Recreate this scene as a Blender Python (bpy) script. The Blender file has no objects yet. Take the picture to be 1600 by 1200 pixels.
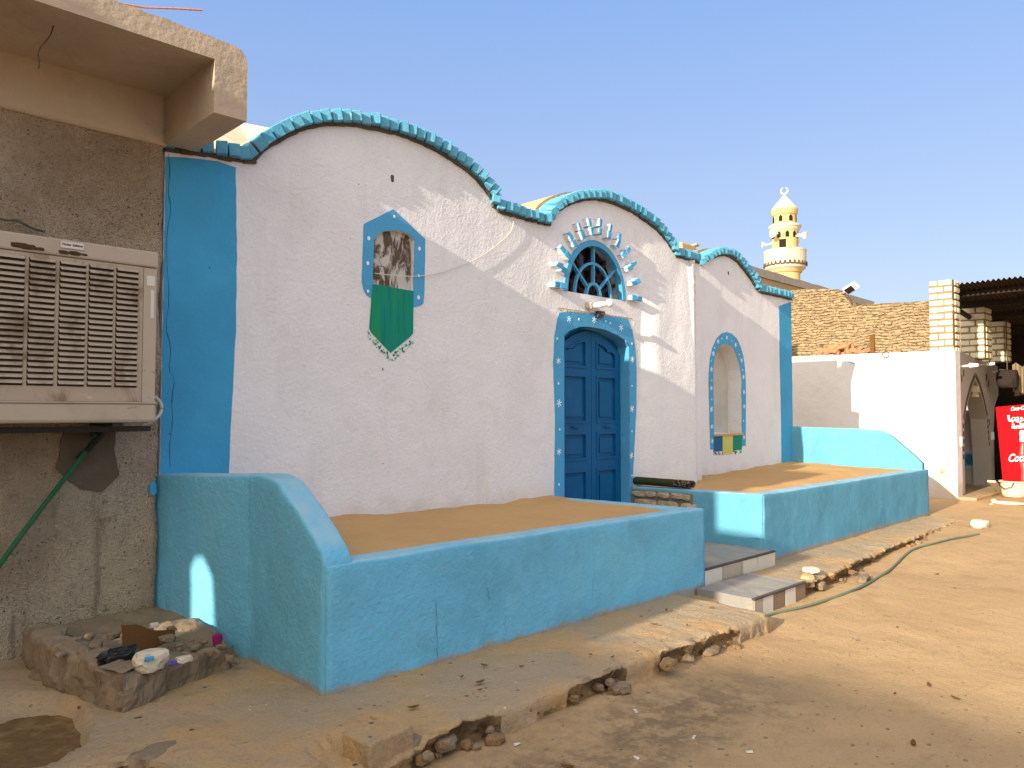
import bpy, bmesh, math, random
from mathutils import Vector, noise, Matrix
from mathutils.geometry import tessellate_polygon

C = bpy.context.scene.collection
SC = bpy.context.scene
R = math.radians
random.seed(11)

# ------------------------------------------------------------------ camera, light
FPX, THETA, PITCH, EYE = 1200.0, R(45.7), R(2.15), 1.6
SUN_EL, SUN_AZ = R(18.0), R(4.4)          # elevation; how far the rays lean towards the facade
SUN_STRENGTH, SKY_STRENGTH, EXPOSURE = 2.5, 0.15, 1.74
SUNSIDE = (4.4, 3.9, 3.15)
FW = Vector((math.cos(THETA)*math.cos(PITCH), math.sin(THETA)*math.cos(PITCH), math.sin(PITCH)))
RT = Vector((math.sin(THETA), -math.cos(THETA), 0))
UP = RT.cross(FW)
CAM = Vector((0, 0, EYE))
cd = bpy.data.cameras.new('camera'); cam = bpy.data.objects.new('camera', cd); C.objects.link(cam)
cd.sensor_width = 36; cd.lens = 36*FPX/1600; cd.clip_start = 0.05; cd.clip_end = 3000
cam.matrix_world = Matrix(((RT.x, UP.x, -FW.x, CAM.x), (RT.y, UP.y, -FW.y, CAM.y), (RT.z, UP.z, -FW.z, CAM.z), (0, 0, 0, 1)))
SC.camera = cam
sundir = Vector((math.cos(SUN_EL)*math.cos(SUN_AZ), math.cos(SUN_EL)*math.sin(SUN_AZ), -math.sin(SUN_EL)))   # travel
w = bpy.data.worlds.new('World'); SC.world = w; w.use_nodes = True
nt = w.node_tree; bg = nt.nodes['Background']; sky = nt.nodes.new('ShaderNodeTexSky')
sky.sky_type = 'NISHITA'; sky.sun_disc = False; sky.sun_elevation = SUN_EL
sky.sun_rotation = math.atan2(-sundir.x, -sundir.y)
sky.altitude = 100; sky.air_density = 1.0; sky.dust_density = 1.5; sky.ozone_density = 1.6
tc = nt.nodes.new('ShaderNodeTexCoord'); sp = nt.nodes.new('ShaderNodeSeparateXYZ'); nt.links.new(tc.outputs['Generated'], sp.inputs[0])
mr0 = nt.nodes.new('ShaderNodeMapRange'); nt.links.new(sp.outputs[2], mr0.inputs[0]); mr0.inputs[1].default_value = 0; mr0.inputs[2].default_value = .52
gm = nt.nodes.new('ShaderNodeMix'); gm.data_type = 'RGBA'; nt.links.new(mr0.outputs[0], gm.inputs[0]); gm.inputs[6].default_value = (1.04, 1.12, 1.36, 1); gm.inputs[7].default_value = (.44, .79, 1.60, 1)
sm0 = nt.nodes.new('ShaderNodeMix'); sm0.data_type = 'RGBA'; sm0.inputs[0].default_value = .88; nt.links.new(sky.outputs[0], sm0.inputs[6])
dp = nt.nodes.new('ShaderNodeVectorMath'); dp.operation = 'DOT_PRODUCT'; nt.links.new(tc.outputs['Generated'], dp.inputs[0]); dp.inputs[1].default_value = -sundir
mr1 = nt.nodes.new('ShaderNodeMapRange'); mr1.interpolation_type = 'SMOOTHSTEP'; nt.links.new(dp.outputs['Value'], mr1.inputs[0]); mr1.inputs[1].default_value = -.25; mr1.inputs[2].default_value = .85
wm = nt.nodes.new('ShaderNodeMix'); wm.data_type = 'RGBA'; nt.links.new(mr1.outputs[0], wm.inputs[0]); nt.links.new(gm.outputs[2], wm.inputs[6]); wm.inputs[7].default_value = (*SUNSIDE, 1)   # dust glow on the sun's side
nt.links.new(wm.outputs[2], sm0.inputs[7])   # dusty desert air over the clear-sky model
nt.links.new(sm0.outputs[2], bg.inputs[0]); bg.inputs[1].default_value = SKY_STRENGTH
sl = bpy.data.lights.new('sun', 'SUN'); sl.energy = SUN_STRENGTH; sl.angle = R(0.5); sl.color = (1, 0.86, 0.66)
so = bpy.data.objects.new('sun', sl); C.objects.link(so); so.location = (-20, -2, 12)
so.rotation_euler = sundir.to_track_quat('-Z', 'Y').to_euler()
vs = SC.view_settings; vs.view_transform = 'Standard'; vs.look = 'None'; vs.exposure = EXPOSURE; vs.gamma = 1

def P(px, py, ax, val):
    """measured pixel of the photograph -> the point where its ray meets the plane ax = val"""
    d = FW + RT*((px-800)/FPX) + UP*((600-py)/FPX)
    i = 'xyz'.index(ax)
    return CAM + d*((val-CAM[i])/d[i])

# ------------------------------------------------------------------ helpers
def fb(x, y=0., z=0., s=1., o=4):
    return noise.fractal(Vector((x*s, y*s, z*s)), 1.0, 2.0, o)
def clamp(v, a=0., b=1.): return max(a, min(b, v))
def lerp(a, b, t): return a+(b-a)*t
def interp(x, pts):
    if x <= pts[0][0]: return pts[0][1]
    for (a, va), (b, vb) in zip(pts, pts[1:]):
        if x <= b: return lerp(va, vb, (x-a)/(b-a)) if b > a else vb
    return pts[-1][1]
def obj(name, mesh, mat=None, parent=None, smooth=False):
    if isinstance(mesh, bmesh.types.BMesh):
        me = bpy.data.meshes.new(name); mesh.to_mesh(me); mesh.free()
    else: me = mesh
    o = bpy.data.objects.new(name, me); C.objects.link(o)
    if mat:
        for m in (mat if isinstance(mat, (list, tuple)) else [mat]): me.materials.append(m)
    if parent: o.parent = parent
    if smooth: me.shade_smooth()
    return o
def raw(verts, faces):
    me = bpy.data.meshes.new('m'); me.from_pydata([tuple(v) for v in verts], [], faces); me.update(); return me
def tag(o, label=None, cat=None, group=None, kind=None):
    for k, v in (('label', label), ('category', cat), ('group', group), ('kind', kind)):
        if v: o[k] = v
    return o
def thing(name, label, cat, loc=(0, 0, 0), group=None):
    o = bpy.data.objects.new(name, None); C.objects.link(o); o.empty_display_size = .1; o.location = loc
    tag(o, label, cat, group); return o
def structure(o): o['kind'] = 'structure'; return o

def box(bm, x0, x1, y0, y1, z0, z1, mi=0, bev=0):
    r = bmesh.ops.create_cube(bm, size=1)
    bmesh.ops.scale(bm, vec=(x1-x0, y1-y0, z1-z0), verts=r['verts'])
    bmesh.ops.translate(bm, vec=((x0+x1)/2, (y0+y1)/2, (z0+z1)/2), verts=r['verts'])
    fs = {f for v in r['verts'] for f in v.link_faces}
    for f in fs: f.material_index = mi
    if bev:
        es = list({e for f in fs for e in f.edges})
        bmesh.ops.bevel(bm, geom=es, offset=bev, segments=2, affect='EDGES', profile=.5)
    return r['verts']
def obox(bm, M, sx, sy, sz, mi=0, jit=0):
    r = bmesh.ops.create_cube(bm, size=1)
    for v in r['verts']:
        v.co = Vector((v.co.x*sx+random.uniform(-jit, jit), v.co.y*sy+random.uniform(-jit, jit), v.co.z*sz+random.uniform(-jit, jit)))
        v.co = M @ v.co
    for f in {f for v in r['verts'] for f in v.link_faces}: f.material_index = mi
    return r['verts']
def tube(bm, pts, rad, n=8, mi=0):
    pts = [Vector(p) for p in pts]; rings = []
    for i, p in enumerate(pts):
        t = (pts[min(i+1, len(pts)-1)]-pts[max(i-1, 0)]).normalized()
        a = t.cross(Vector((0, 0, 1)));  a = a if a.length > .05 else t.cross(Vector((1, 0, 0)))
        a.normalize(); b = t.cross(a)
        r = rad[i] if isinstance(rad, (list, tuple)) else rad
        rings.append([bm.verts.new(p+a*r*math.cos(k*2*math.pi/n)+b*r*math.sin(k*2*math.pi/n)) for k in range(n)])
    for A, B in zip(rings, rings[1:]):
        for k in range(n): bm.faces.new((A[k], A[(k+1) % n], B[(k+1) % n], B[k])).material_index = mi
    bm.faces.new(rings[0][::-1]).material_index = mi; bm.faces.new(rings[-1]).material_index = mi
def smoothline(pts, it=3):
    pts = [Vector(p) for p in pts]
    for _ in range(it):
        q = [pts[0]]
        for a, b in zip(pts, pts[1:]): q += [a*.75+b*.25, a*.25+b*.75]
        pts = q+[pts[-1]]
    return pts
def lathe(bm, prof, c, n=32, mi=0):
    rings = []
    for r, z in prof:
        rings.append([bm.verts.new((c[0]+r*math.cos(k*2*math.pi/n), c[1]+r*math.sin(k*2*math.pi/n), z)) for k in range(n)])
    for A, B in zip(rings, rings[1:]):
        for k in range(n): bm.faces.new((A[k], A[(k+1) % n], B[(k+1) % n], B[k])).material_index = mi
    bm.faces.new(rings[0][::-1]).material_index = mi; bm.faces.new(rings[-1]).material_index = mi
def prism(bm, loops, fn, d0, d1, mi=0):
    """polygon (with holes) in 2D, mapped by fn(u, v, d), extruded between d0 and d1"""
    flat = [p for l in loops for p in l]
    tris = tessellate_polygon([[Vector((p[0], p[1], 0)) for p in l] for l in loops])
    A = [bm.verts.new(fn(p[0], p[1], d0)) for p in flat]
    B = [bm.verts.new(fn(p[0], p[1], d1)) for p in flat]
    for t in tris:
        for V, s in ((A, 1), (B, -1)):
            try: bm.faces.new([V[i] for i in t][::s]).material_index = mi
            except ValueError: pass
    k = 0
    for l in loops:
        n = len(l)
        for i in range(n):
            a, b = k+i, k+(i+1) % n
            try: bm.faces.new((A[a], A[b], B[b], B[a])).material_index = mi
            except ValueError: pass
        k += n
    bmesh.ops.recalc_face_normals(bm, faces=bm.faces[:])
def wallmap(Y): return lambda u, v, d: (u, Y+d, v)
def pl(pts, Y):
    """pixel polygon on the plane y = Y -> (x, z) list"""
    return [(p.x, p.z) for p in (P(a, b, 'y', Y) for a, b in pts)]
def wobble(loop, amp=.006, step=.06, seed=0.):
    out = []
    n = len(loop)
    for i in range(n):
        a, b = Vector(loop[i]), Vector(loop[(i+1) % n]); L = (b-a).length; k = max(1, int(L/step))
        for j in range(k):
            p = a.lerp(b, j/k)
            out.append((p.x+amp*noise.noise(Vector((p.x*9+seed, p.y*9, 1))), p.y+amp*noise.noise(Vector((p.x*9, p.y*9+seed, 7)))))
    return out
def rock(bm, c, s, seed=0, rough=.28, sub=3, mi=0, flat=1., rotz=0.):
    r = bmesh.ops.create_icosphere(bm, subdivisions=sub, radius=1)
    rot = Matrix.Rotation(rotz, 3, 'Z')
    for v in r['verts']:
        d = v.co.normalized()
        k = 1+rough*noise.fractal(d*1.3+Vector((seed*3.1, seed, 0)), .8, 2.1, 4)
        q = Vector((clamp(d.x*k, -.82, .82)*s[0], clamp(d.y*k, -.8, .8)*s[1], clamp(d.z*k, -.75, .75)*s[2]*flat))
        v.co = rot @ q + Vector(c)
    for f in {f for v in r['verts'] for f in v.link_faces}: f.material_index = mi; f.smooth = False
def cut(o, cutters):
    for c in cutters:
        m = o.modifiers.new('b', 'BOOLEAN'); m.operation = 'DIFFERENCE'; m.solver = 'EXACT'; m.object = c
    dg = bpy.context.evaluated_depsgraph_get()
    me = bpy.data.meshes.new_from_object(o.evaluated_get(dg))
    o.modifiers.clear(); o.data = me
    for c in cutters: bpy.data.objects.remove(c, do_unlink=True)
def text_mesh(s, size, shear=0, bold=0.0, ext=.002, align='CENTER', sx=1.):
    c = bpy.data.curves.new('t', 'FONT'); c.body = s; c.size = size; c.shear = shear; c.offset = bold; c.extrude = ext
    c.align_x = align; c.align_y = 'CENTER'; c.resolution_u = 3
    o = bpy.data.objects.new('t', c); C.objects.link(o)
    dg = bpy.context.evaluated_depsgraph_get(); me = bpy.data.meshes.new_from_object(o.evaluated_get(dg))
    bpy.data.objects.remove(o, do_unlink=True)
    for v in me.vertices: v.co.x *= sx
    return me

# ------------------------------------------------------------------ materials
class N:
    """small node-building helper around one Principled material"""
    def __init__(s, name, col, rough=.9, spec=.25):
        s.m = bpy.data.materials.new(name); s.m.use_nodes = True; s.t = s.m.node_tree
        s.b = s.t.nodes['Principled BSDF']; s.b.inputs['Roughness'].default_value = rough
        s.b.inputs['Specular IOR Level'].default_value = spec
        s.geo = s.t.nodes.new('ShaderNodeNewGeometry'); s.pos = s.geo.outputs['Position']
        rgb = s.t.nodes.new('ShaderNodeRGB'); rgb.outputs[0].default_value = (*col, 1); s.c = rgb.outputs[0]
        s.h = None
    def scaled(s, sc):
        if isinstance(sc, (int, float)): return s.pos, sc
        v = s.t.nodes.new('ShaderNodeVectorMath'); v.operation = 'MULTIPLY'; s.t.links.new(s.pos, v.inputs[0]); v.inputs[1].default_value = sc
        return v.outputs[0], 1.0
    def noise(s, sc, det=4, rough=.55, dist=0.):
        n = s.t.nodes.new('ShaderNodeTexNoise'); v, k = s.scaled(sc); s.t.links.new(v, n.inputs['Vector'])
        n.inputs['Scale'].default_value = k; n.inputs['Detail'].default_value = det; n.inputs['Roughness'].default_value = rough
        n.inputs['Distortion'].default_value = dist
        return n.outputs[0]
    def voro(s, sc, feat='F1', out=0, rand=1.):
        n = s.t.nodes.new('ShaderNodeTexVoronoi'); n.feature = feat; v, k = s.scaled(sc); s.t.links.new(v, n.inputs['Vector'])
        n.inputs['Scale'].default_value = k; n.inputs['Randomness'].default_value = rand
        return n.outputs[out]
    def ramp(s, f, a, b, v0=0., v1=1.):
        n = s.t.nodes.new('ShaderNodeMapRange'); n.interpolation_type = 'SMOOTHSTEP'; s.t.links.new(f, n.inputs[0])
        for i, v in ((1, a), (2, b), (3, v0), (4, v1)): n.inputs[i].default_value = v
        return n.outputs[0]
    def math(s, op, a, b=None):
        n = s.t.nodes.new('ShaderNodeMath'); n.operation = op
        for i, v in enumerate((a, b)):
            if v is None: continue
            if isinstance(v, (int, float)): n.inputs[i].default_value = v
            else: s.t.links.new(v, n.inputs[i])
        return n.outputs[0]
    def mix(s, fac, col, mode='MIX'):
        n = s.t.nodes.new('ShaderNodeMix'); n.data_type = 'RGBA'; n.blend_type = mode
        if isinstance(fac, (int, float)): n.inputs[0].default_value = fac
        else: s.t.links.new(fac, n.inputs[0])
        s.t.links.new(s.c, n.inputs[6])
        if isinstance(col, tuple): n.inputs[7].default_value = (*col, 1)
        else: s.t.links.new(col, n.inputs[7])
        s.c = n.outputs[2]; return s
    def bump(s, h, dist, strength=1.):
        n = s.t.nodes.new('ShaderNodeBump'); n.inputs['Distance'].default_value = dist; n.inputs['Strength'].default_value = strength
        s.t.links.new(h, n.inputs['Height'])
        if s.h: s.t.links.new(s.h, n.inputs['Normal'])
        s.h = n.outputs[0]; return s
    def xyz(s, i):
        n = s.t.nodes.new('ShaderNodeSeparateXYZ'); s.t.links.new(s.pos, n.inputs[0]); return n.outputs[i]
    def done(s):
        s.t.links.new(s.c, s.b.inputs['Base Color'])
        if s.h: s.t.links.new(s.h, s.b.inputs['Normal'])
        return s.m
def mul(c, k): return tuple(x*k for x in c)

def plaster(name, col, var=.12, fine=.006, coarse=.012, fs=38., spots=True, dirt=None, rough=.88, dust=None):
    m = N(name, col, rough)
    m.mix(m.ramp(m.noise(1.6, 5), .42, .68, 0, var), mul(col, .55))
    m.mix(m.ramp(m.noise(7., 6), .5, .75, 0, var), (min(1, col[0]*1.25+.02), min(1, col[1]*1.2+.02), min(1, col[2]*1.15+.02)))
    if spots:
        v = m.voro(6.5); n = m.noise(3., 2)
        m.mix(m.math('MULTIPLY', m.ramp(v, .03, .05, 1, 0), m.ramp(n, .55, .6)), mul(col, .3))
    if dirt:
        z = m.xyz(2); d = m.math('ADD', z, m.math('MULTIPLY', m.noise(5., 5), dirt[1]))
        m.mix(m.ramp(d, dirt[2], dirt[3], dirt[4], 0), dirt[0])
    if dust:
        sx = m.t.nodes.new('ShaderNodeSeparateXYZ'); m.t.links.new(m.geo.outputs['Normal'], sx.inputs[0])
        m.mix(m.math('MULTIPLY', m.ramp(sx.outputs[2], .55, .9), m.ramp(m.noise(6., 5), .3, .7, .35, 1)), dust)
        m.mix(m.ramp(m.noise((9, 9, 1.3), 5, .6), .60, .72, 0, .35), mul(col, .55))
        m.mix(m.math('MULTIPLY', m.ramp(m.noise(23., 5, .7), .64, .68), m.ramp(m.noise(1.9, 3), .46, .58, 0, .8)), (.36, .42, .42)); m.mix(m.ramp(m.noise((2.6, 2.6, 1.1), 5, .6), .5, .72, 0, .3), (.20, .46, .60))
    if name == 'white_stucco':
        m.mix(m.ramp(m.noise((5, 5, .55), 5, .6), .54, .74, 0, .16), (.47, .43, .40)); m.mix(m.ramp(m.noise(2.7, 6, .65, .8), .56, .66, 0, .22), (.66, .62, .60)); m.bump(m.noise((2.5, 2.5, 1.2), 4), .018)
    m.bump(m.noise(5., 3), coarse); m.bump(m.noise(fs, 5, .6), fine)
    return m.done()

SAND = (.53, .315, .128)
EARTH = (.41, .270, .138)
M = {}
M['white'] = plaster('white_stucco', (.775, .775, .805), .12, .011, .010, 38., dirt=((.55, .42, .30), .35, .78, 1.05, .35))
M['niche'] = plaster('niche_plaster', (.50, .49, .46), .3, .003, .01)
M['strip'] = plaster('deep_blue_paint', (.055, .335, .60), .2, .004, .01)
M['bench'] = plaster('sky_blue_paint', (.15, .465, .68), .34, .010, .010, 34., dust=(.33, .50, .55), dirt=((.34, .26, .17), .10, .045, .10, .85))
M['benchB'] = plaster('darker_blue_paint', (.115, .365, .53), .32, .006, .005, 34., dust=(.36, .50, .54), dirt=((.34, .26, .17), .12, .06, .13, .85))  # darker blue for the right terrace
M['frameblue'] = plaster('frame_blue_paint', (.08, .35, .62), .15, .006, .012, 34.)
M['lightdab'] = N('pale_blue_white_paint', (.75, .85, .9), .8).done()
M['door'] = plaster('door_blue_gloss', (.003, .098, .26), .25, .0012, .002, 60., spots=False, rough=.45)
M['green'] = N('green_paint', (.0, .23, .17), .6)
_g = M['green']; _g.mix(_g.ramp(_g.noise((14, 3, 1.2), 4), .45, .7, 0, .8), (.01, .28, .06)); _g.mix(_g.ramp(_g.noise((30, 3, 2.), 4), .55, .7, 0, .6), (0, .13, .09)); M['green'] = _g.done()
M['paleGreen'] = N('pale_green_dabs', (.42, .66, .58), .8).done()
M['yellow'] = plaster('yellow_paint', (.60, .55, .16), .2, .002, .004)
M['bluepaint'] = plaster('navy_paint', (.02, .13, .28), .2, .002, .004)
_n = N('smeared_board', (.10, .065, .04), .6)
_n.mix(_n.ramp(_n.noise((7, 3, 3.2), 6, .7, .7), .47, .58), (.52, .50, .46)); _n.mix(_n.ramp(_n.noise((24, 4, 2), 5), .6, .68, 0, .8), (.62, .6, .56)); M['smear'] = _n.done()
M['crack'] = N('dark_crack', (.03, .07, .09), 1).done()
M['black'] = N('black_rubber', (.012, .012, .012), .6).done()
M['glass'] = N('dark_glass', (.012, .011, .012), .12, .5).done()
M['redwood'] = N('red_brown_wood', (.045, .014, .009), .6).done()
_n = N('cornice_blue', (.105, .37, .545), .85)
_n.mix(_n.ramp(_n.noise(5., 4), .5, .7, 0, .45), (.03, .26, .46)); _n.mix(_n.ramp(_n.noise(9., 3), .66, .7, 0, .8), (.36, .62, .68)); _n.mix(_n.ramp(_n.noise(16., 5, .7), .60, .66, 0, .55), (.34, .30, .25)); _n.bump(_n.noise(40., 4), .005); M['cornice'] = _n.done()
M['terracotta'] = plaster('terracotta', (.50, .21, .11), .3, .004, .008)
M['mortar'] = plaster('dark_mortar', (.10, .085, .07), .4, .01, .02)
M['graymortar'] = plaster('grey_mortar', (.22, .185, .15), .4, .01, .02)
M['stain'] = plaster('reddish_smear', (.62, .36, .25), .2, .001, .001, spots=False)
M['mud'] = plaster('mud_render', (.56, .38, .20), .25, .008, .03, 30.)
M['creamroof'] = plaster('cream_render', (.62, .56, .38), .25, .006, .02, 30.)
def adobe(name, col):
    """rough courses of thin mud bricks on an x = const face"""
    m = N(name, col, .95)
    v = m.t.nodes.new('ShaderNodeCombineXYZ'); y = m.xyz(1); z = m.xyz(2)
    wob = m.math('MULTIPLY', m.math('SUBTRACT', m.noise(2.2, 4), .5), .20)
    m.t.links.new(m.math('ADD', y, m.math('MULTIPLY', m.math('SUBTRACT', m.noise(5., 3), .5), .5)), v.inputs[0]); m.t.links.new(m.math('ADD', z, wob), v.inputs[1])
    b = m.t.nodes.new('ShaderNodeTexBrick'); m.t.links.new(v.outputs[0], b.inputs['Vector'])
    b.inputs['Scale'].default_value = 1; b.inputs['Brick Width'].default_value = .27; b.inputs['Row Height'].default_value = .072
    b.inputs['Mortar Size'].default_value = .014; b.inputs['Mortar Smooth'].default_value = 1.
    b.inputs['Color1'].default_value = (*col, 1); b.inputs['Color2'].default_value = (*mul(col, .68), 1); b.inputs['Mortar'].default_value = (*mul(col, .45), 1)
    m.c = b.outputs['Color']
    m.mix(m.ramp(m.noise((5, 5, 16), 5, .6, .4), .48, .66, 0, .75), (min(1, col[0]*1.45), min(1, col[1]*1.4), min(1, col[2]*1.3)))
    m.mix(m.ramp(m.noise((7, 7, 24), 4, .6), .55, .68, 0, .8), mul(col, .55))
    m.mix(m.ramp(m.noise(1.1, 4), .5, .8, 0, .4), mul(col, .7))
    m.bump(b.outputs['Fac'], -.05); m.bump(m.noise((6, 6, 18), 5), .10)
    return m.done()
M['adobe'] = adobe('adobe_brick', (.36, .265, .155))
M['limebrick'] = N('white_limestone', (.68, .62, .47), .95)
_n = M['limebrick']; _n.mix(_n.ramp(_n.noise(7., 5), .45, .7, 0, .5), (.78, .73, .60)); _n.bump(_n.noise(30., 4), .01); M['limebrick'] = _n.done()
M['limemortar'] = plaster('sandy_mortar', (.26, .20, .125), .3, .01, .01)
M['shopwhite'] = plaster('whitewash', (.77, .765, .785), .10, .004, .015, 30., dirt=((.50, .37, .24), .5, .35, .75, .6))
M['shopshaded'] = plaster('shade_dark_whitewash', (.46, .43, .40), .10, .004, .015, 30.)  # whitewash darkened, so the canopy shade sits in its colour
M['tan'] = plaster('tan_render', (.42, .30, .15), .2, .01, .03, 12., spots=False)
M['greycap'] = plaster('grey_render', (.33, .29, .24), .2, .006, .02)
M['minyellow'] = plaster('ochre_paint', (.60, .44, .20), .25, .01, .02, 6., spots=False)
M['mincream'] = plaster('cream_paint', (.60, .53, .39), .2, .01, .02, 6., spots=False)
M['dark'] = N('dark_interior', (.015, .012, .010), .9).done()
M['whitepaint'] = plaster('white_enamel', (.80, .79, .76), .1, .001, .002)
# left building
_n = N('sprayed_cement', (.62, .50, .36), .95)
_n.mix(_n.ramp(_n.noise(1.3, 5), .4, .7, 0, .7), (.35, .25, .16)); _n.mix(_n.ramp(_n.noise(3.4, 5), .5, .75, 0, .5), (.47, .40, .32))
_n.mix(_n.ramp(_n.voro(70.), .1, .28, .6, 0), (.15, .10, .06)); _n.mix(_n.ramp(_n.noise(48., 3), .56, .68, 0, .5), (.56, .45, .30))
_v = _n.voro(26.); _n.mix(_n.math('MULTIPLY', _n.ramp(_v, .1, .2, 1, 0), _n.ramp(_n.noise(5., 3), .45, .6)), (.12, .085, .055))
_n.mix(_n.math('MULTIPLY', _n.ramp(_n.noise((7, 7, .9), 5, .6), .5, .7), _n.ramp(_n.xyz(2), .6, 1.6, .75, 0)), (.17, .125, .075)); _n.mix(_n.ramp(_n.noise(11., 6, .75), .56, .70, 0, .6), (.22, .16, .10))
_n.bump(_n.noise(4., 4), .06); _n.bump(_n.noise(22., 6, .75), .05); _n.bump(_n.voro(80.), .012); M['spray'] = _n.done()
M['smoothcem'] = plaster('smooth_cement', (.50, .40, .30), .25, .006, .02, 30.)
M['damp'] = plaster('damp_cement_patch', (.13, .10, .065), .35, .008, .02, 20.)
def paved(name, col):
    m = N(name, col, .95)
    m.mix(m.ramp(m.noise(1.4, 5), .42, .66, 0, .75), SAND)
    m.mix(m.ramp(m.noise(3.1, 6), .5, .72, 0, .55), (.33, .265, .18))
    m.mix(m.ramp(m.noise(60., 3), .5, .7, 0, .25), mul(col, .5))
    v = m.voro((9., 9., 14.)); m.mix(m.math('MULTIPLY', m.ramp(v, .10, .14, 1, 0), m.ramp(m.noise(4., 2), .46, .55)), (.12, .085, .055)); m.mix(m.ramp(m.noise(17., 6, .7), .58, .70, 0, .55), (.22, .165, .11))
    v = m.voro((13., 13., 13.)); m.mix(m.math('MULTIPLY', m.ramp(v, .07, .1, 1, 0), m.ramp(m.noise(2.7, 2), .52, .6)), (.62, .55, .44))
    m.bump(m.noise(6., 5), .03); m.bump(m.noise(30., 6, .7), .016); m.bump(m.noise(90., 3), .004)
    return m
_n = paved('worn_cement', (.40, .30, .19)); M['paving'] = _n.done()
_n = paved('broken_cement', (.21, .145, .085)); _n.bump(_n.noise(18., 6, .7), .05); M['broken'] = _n.done()
M['rubble'] = plaster('rubble_grey', (.235, .175, .115), .4, .01, .03, 30.)
M['rubblepale'] = plaster('pale_brown_stone', (.42, .33, .23), .4, .01, .03, 26.)
M['whitestone'] = plaster('white_limestone_lump', (.64, .56, .44), .3, .008, .02, 30.)
M['brownboard'] = plaster('rusty_board', (.14, .062, .016), .3, .003, .006)
M['purple'] = N('magenta_cloth', (.22, .01, .10), .8).done()
M['violet'] = N('violet_wrapper', (.10, .06, .30), .5).done()
M['binbag'] = N('black_plastic_bag', (.008, .009, .012), .28, .5).done()
_n = N('sand', SAND, .97)
_n.mix(_n.ramp(_n.noise(2.2, 5), .42, .7, 0, .35), mul(SAND, .78)); _n.mix(_n.ramp(_n.noise(90., 2), .5, .7, 0, .25), mul(SAND, .6))
_n.bump(_n.noise(5., 5), .03); _n.bump(_n.noise(70., 3), .003); M['sand'] = _n.done()
_n = N('street_earth', EARTH, .97)
_n.mix(_n.ramp(_n.noise(.55, 5), .40, .66, 0, .7), (.50, .335, .17))
_n.mix(_n.ramp(_n.noise(2.3, 6), .50, .75, 0, .5), (.31, .20, .105))
_x, _y = _n.xyz(0), _n.xyz(1)      # trodden dark soil beside the kerb
_d = _n.math('ADD', _n.math('ABSOLUTE', _n.math('SUBTRACT', _y, 2.55)), _n.math('MULTIPLY', _n.noise(3.2, 6, .65), 1.3))
_k = _n.math('MULTIPLY', _n.math('MULTIPLY', _n.ramp(_d, .70, 1.3, 1, 0), _n.ramp(_x, 3.9, 5.6, 1, 0)), _n.ramp(_n.noise(9., 6, .7), .36, .58, .25, 1))
_n.mix(_n.math('MULTIPLY', _k, .8), (.16, .11, .066))
_n.mix(_n.ramp(_n.noise(55., 4), .52, .72, 0, .4), (.25, .165, .09))
_v = _n.voro(8.); _n.mix(_n.math('MULTIPLY', _n.ramp(_v, .05, .08, 1, 0), _n.ramp(_n.noise(2., 2), .5, .58)), (.12, .085, .06))
_n.mix(_n.ramp(_n.noise((3.5, 14, 3), 6, .7, .6), .56, .72, 0, .45), (.27, .18, .10)); _n.mix(_n.ramp(_n.noise(22., 6, .75), .58, .70, 0, .4), (.52, .37, .21))
_n.bump(_n.noise(2.2, 6), .022); _n.bump(_n.noise(9., 7, .7), .016); _n.bump(_n.noise(70., 4), .006); M['earth'] = _n.done()
_n = N('wet_soil', (.15, .09, .035), .9); _n.mix(_n.ramp(_n.noise(9., 5), .45, .7), (.23, .15, .065)); _n.bump(_n.noise(12., 5), .03); M['wetsoil'] = _n.done()
_n = N('cooler_metal', (.43, .36, .28), .55, .4)
_n.mix(_n.ramp(_n.noise(4., 6), .5, .75, 0, .4), (.30, .235, .16)); _n.mix(_n.ramp(_n.noise((3, 3, 9), 6, .7), .62, .72, 0, .8), (.10, .055, .025)); _n.bump(_n.noise(30., 3), .001); M['cooler'] = _n.done()
_n = N('cooler_louvre_metal', (.40, .325, .245), .6, .35)
_n.mix(_n.ramp(_n.noise((5, 5, 3.), 6, .7, .5), .46, .66, 0, .8), (.17, .11, .06)); _n.mix(_n.ramp(_n.noise((8, 8, 26), 5), .63, .72, 0, .7), (.55, .46, .34)); M['louvre'] = _n.done()
M['rust'] = plaster('rusty_sludge', (.07, .04, .02), .5, .008, .02)
M['louvredark'] = N('louvre_gap', (.065, .046, .03), .9).done()
M['sticker'] = N('white_sticker', (.62, .6, .54), .5).done()
M['ink'] = N('dark_ink', (.03, .03, .03), .6).done()
M['steel'] = N('black_steel', (.018, .017, .016), .5, .4).done()
M['hosegreen'] = plaster('green_hose', (.13, .17, .12), .35, .002, .002)
M['pipegreen'] = plaster('green_pipe', (.025, .13, .055), .5, .002, .002)
M['hosewhite'] = N('clear_hose', (.5, .5, .44), .3, .5).done()
M['wire'] = N('pale_wire', (.62, .6, .54), .6).done()
M['greywire'] = N('grey_wire', (.40, .39, .37), .6).done()
M['tilewhite'] = plaster('white_tile', (.66, .62, .55), .18, .001, .002, rough=.4)
M['tilegrey'] = plaster('grey_tile', (.42, .37, .30), .25, .001, .002, rough=.4)
M['tilebrown'] = plaster('brown_tile', (.24, .175, .12), .3, .001, .002, rough=.4)
_n = N('step_cement', (.27, .255, .235), .85); _n.mix(_n.ramp(_n.noise((5, 1.5, 5), 6, .6, .6), .42, .66, 0, .75), (.42, .35, .25)); _n.mix(_n.ramp(_n.noise(11., 5), .55, .7, 0, .5), (.19, .20, .215)); _n.bump(_n.noise(30., 4), .006); M['stepcem'] = _n.done()
_n = N('carpet_green', (.035, .045, .012), 1); _n.bump(_n.noise(150., 2), .004); M['carpet'] = _n.done()
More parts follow.
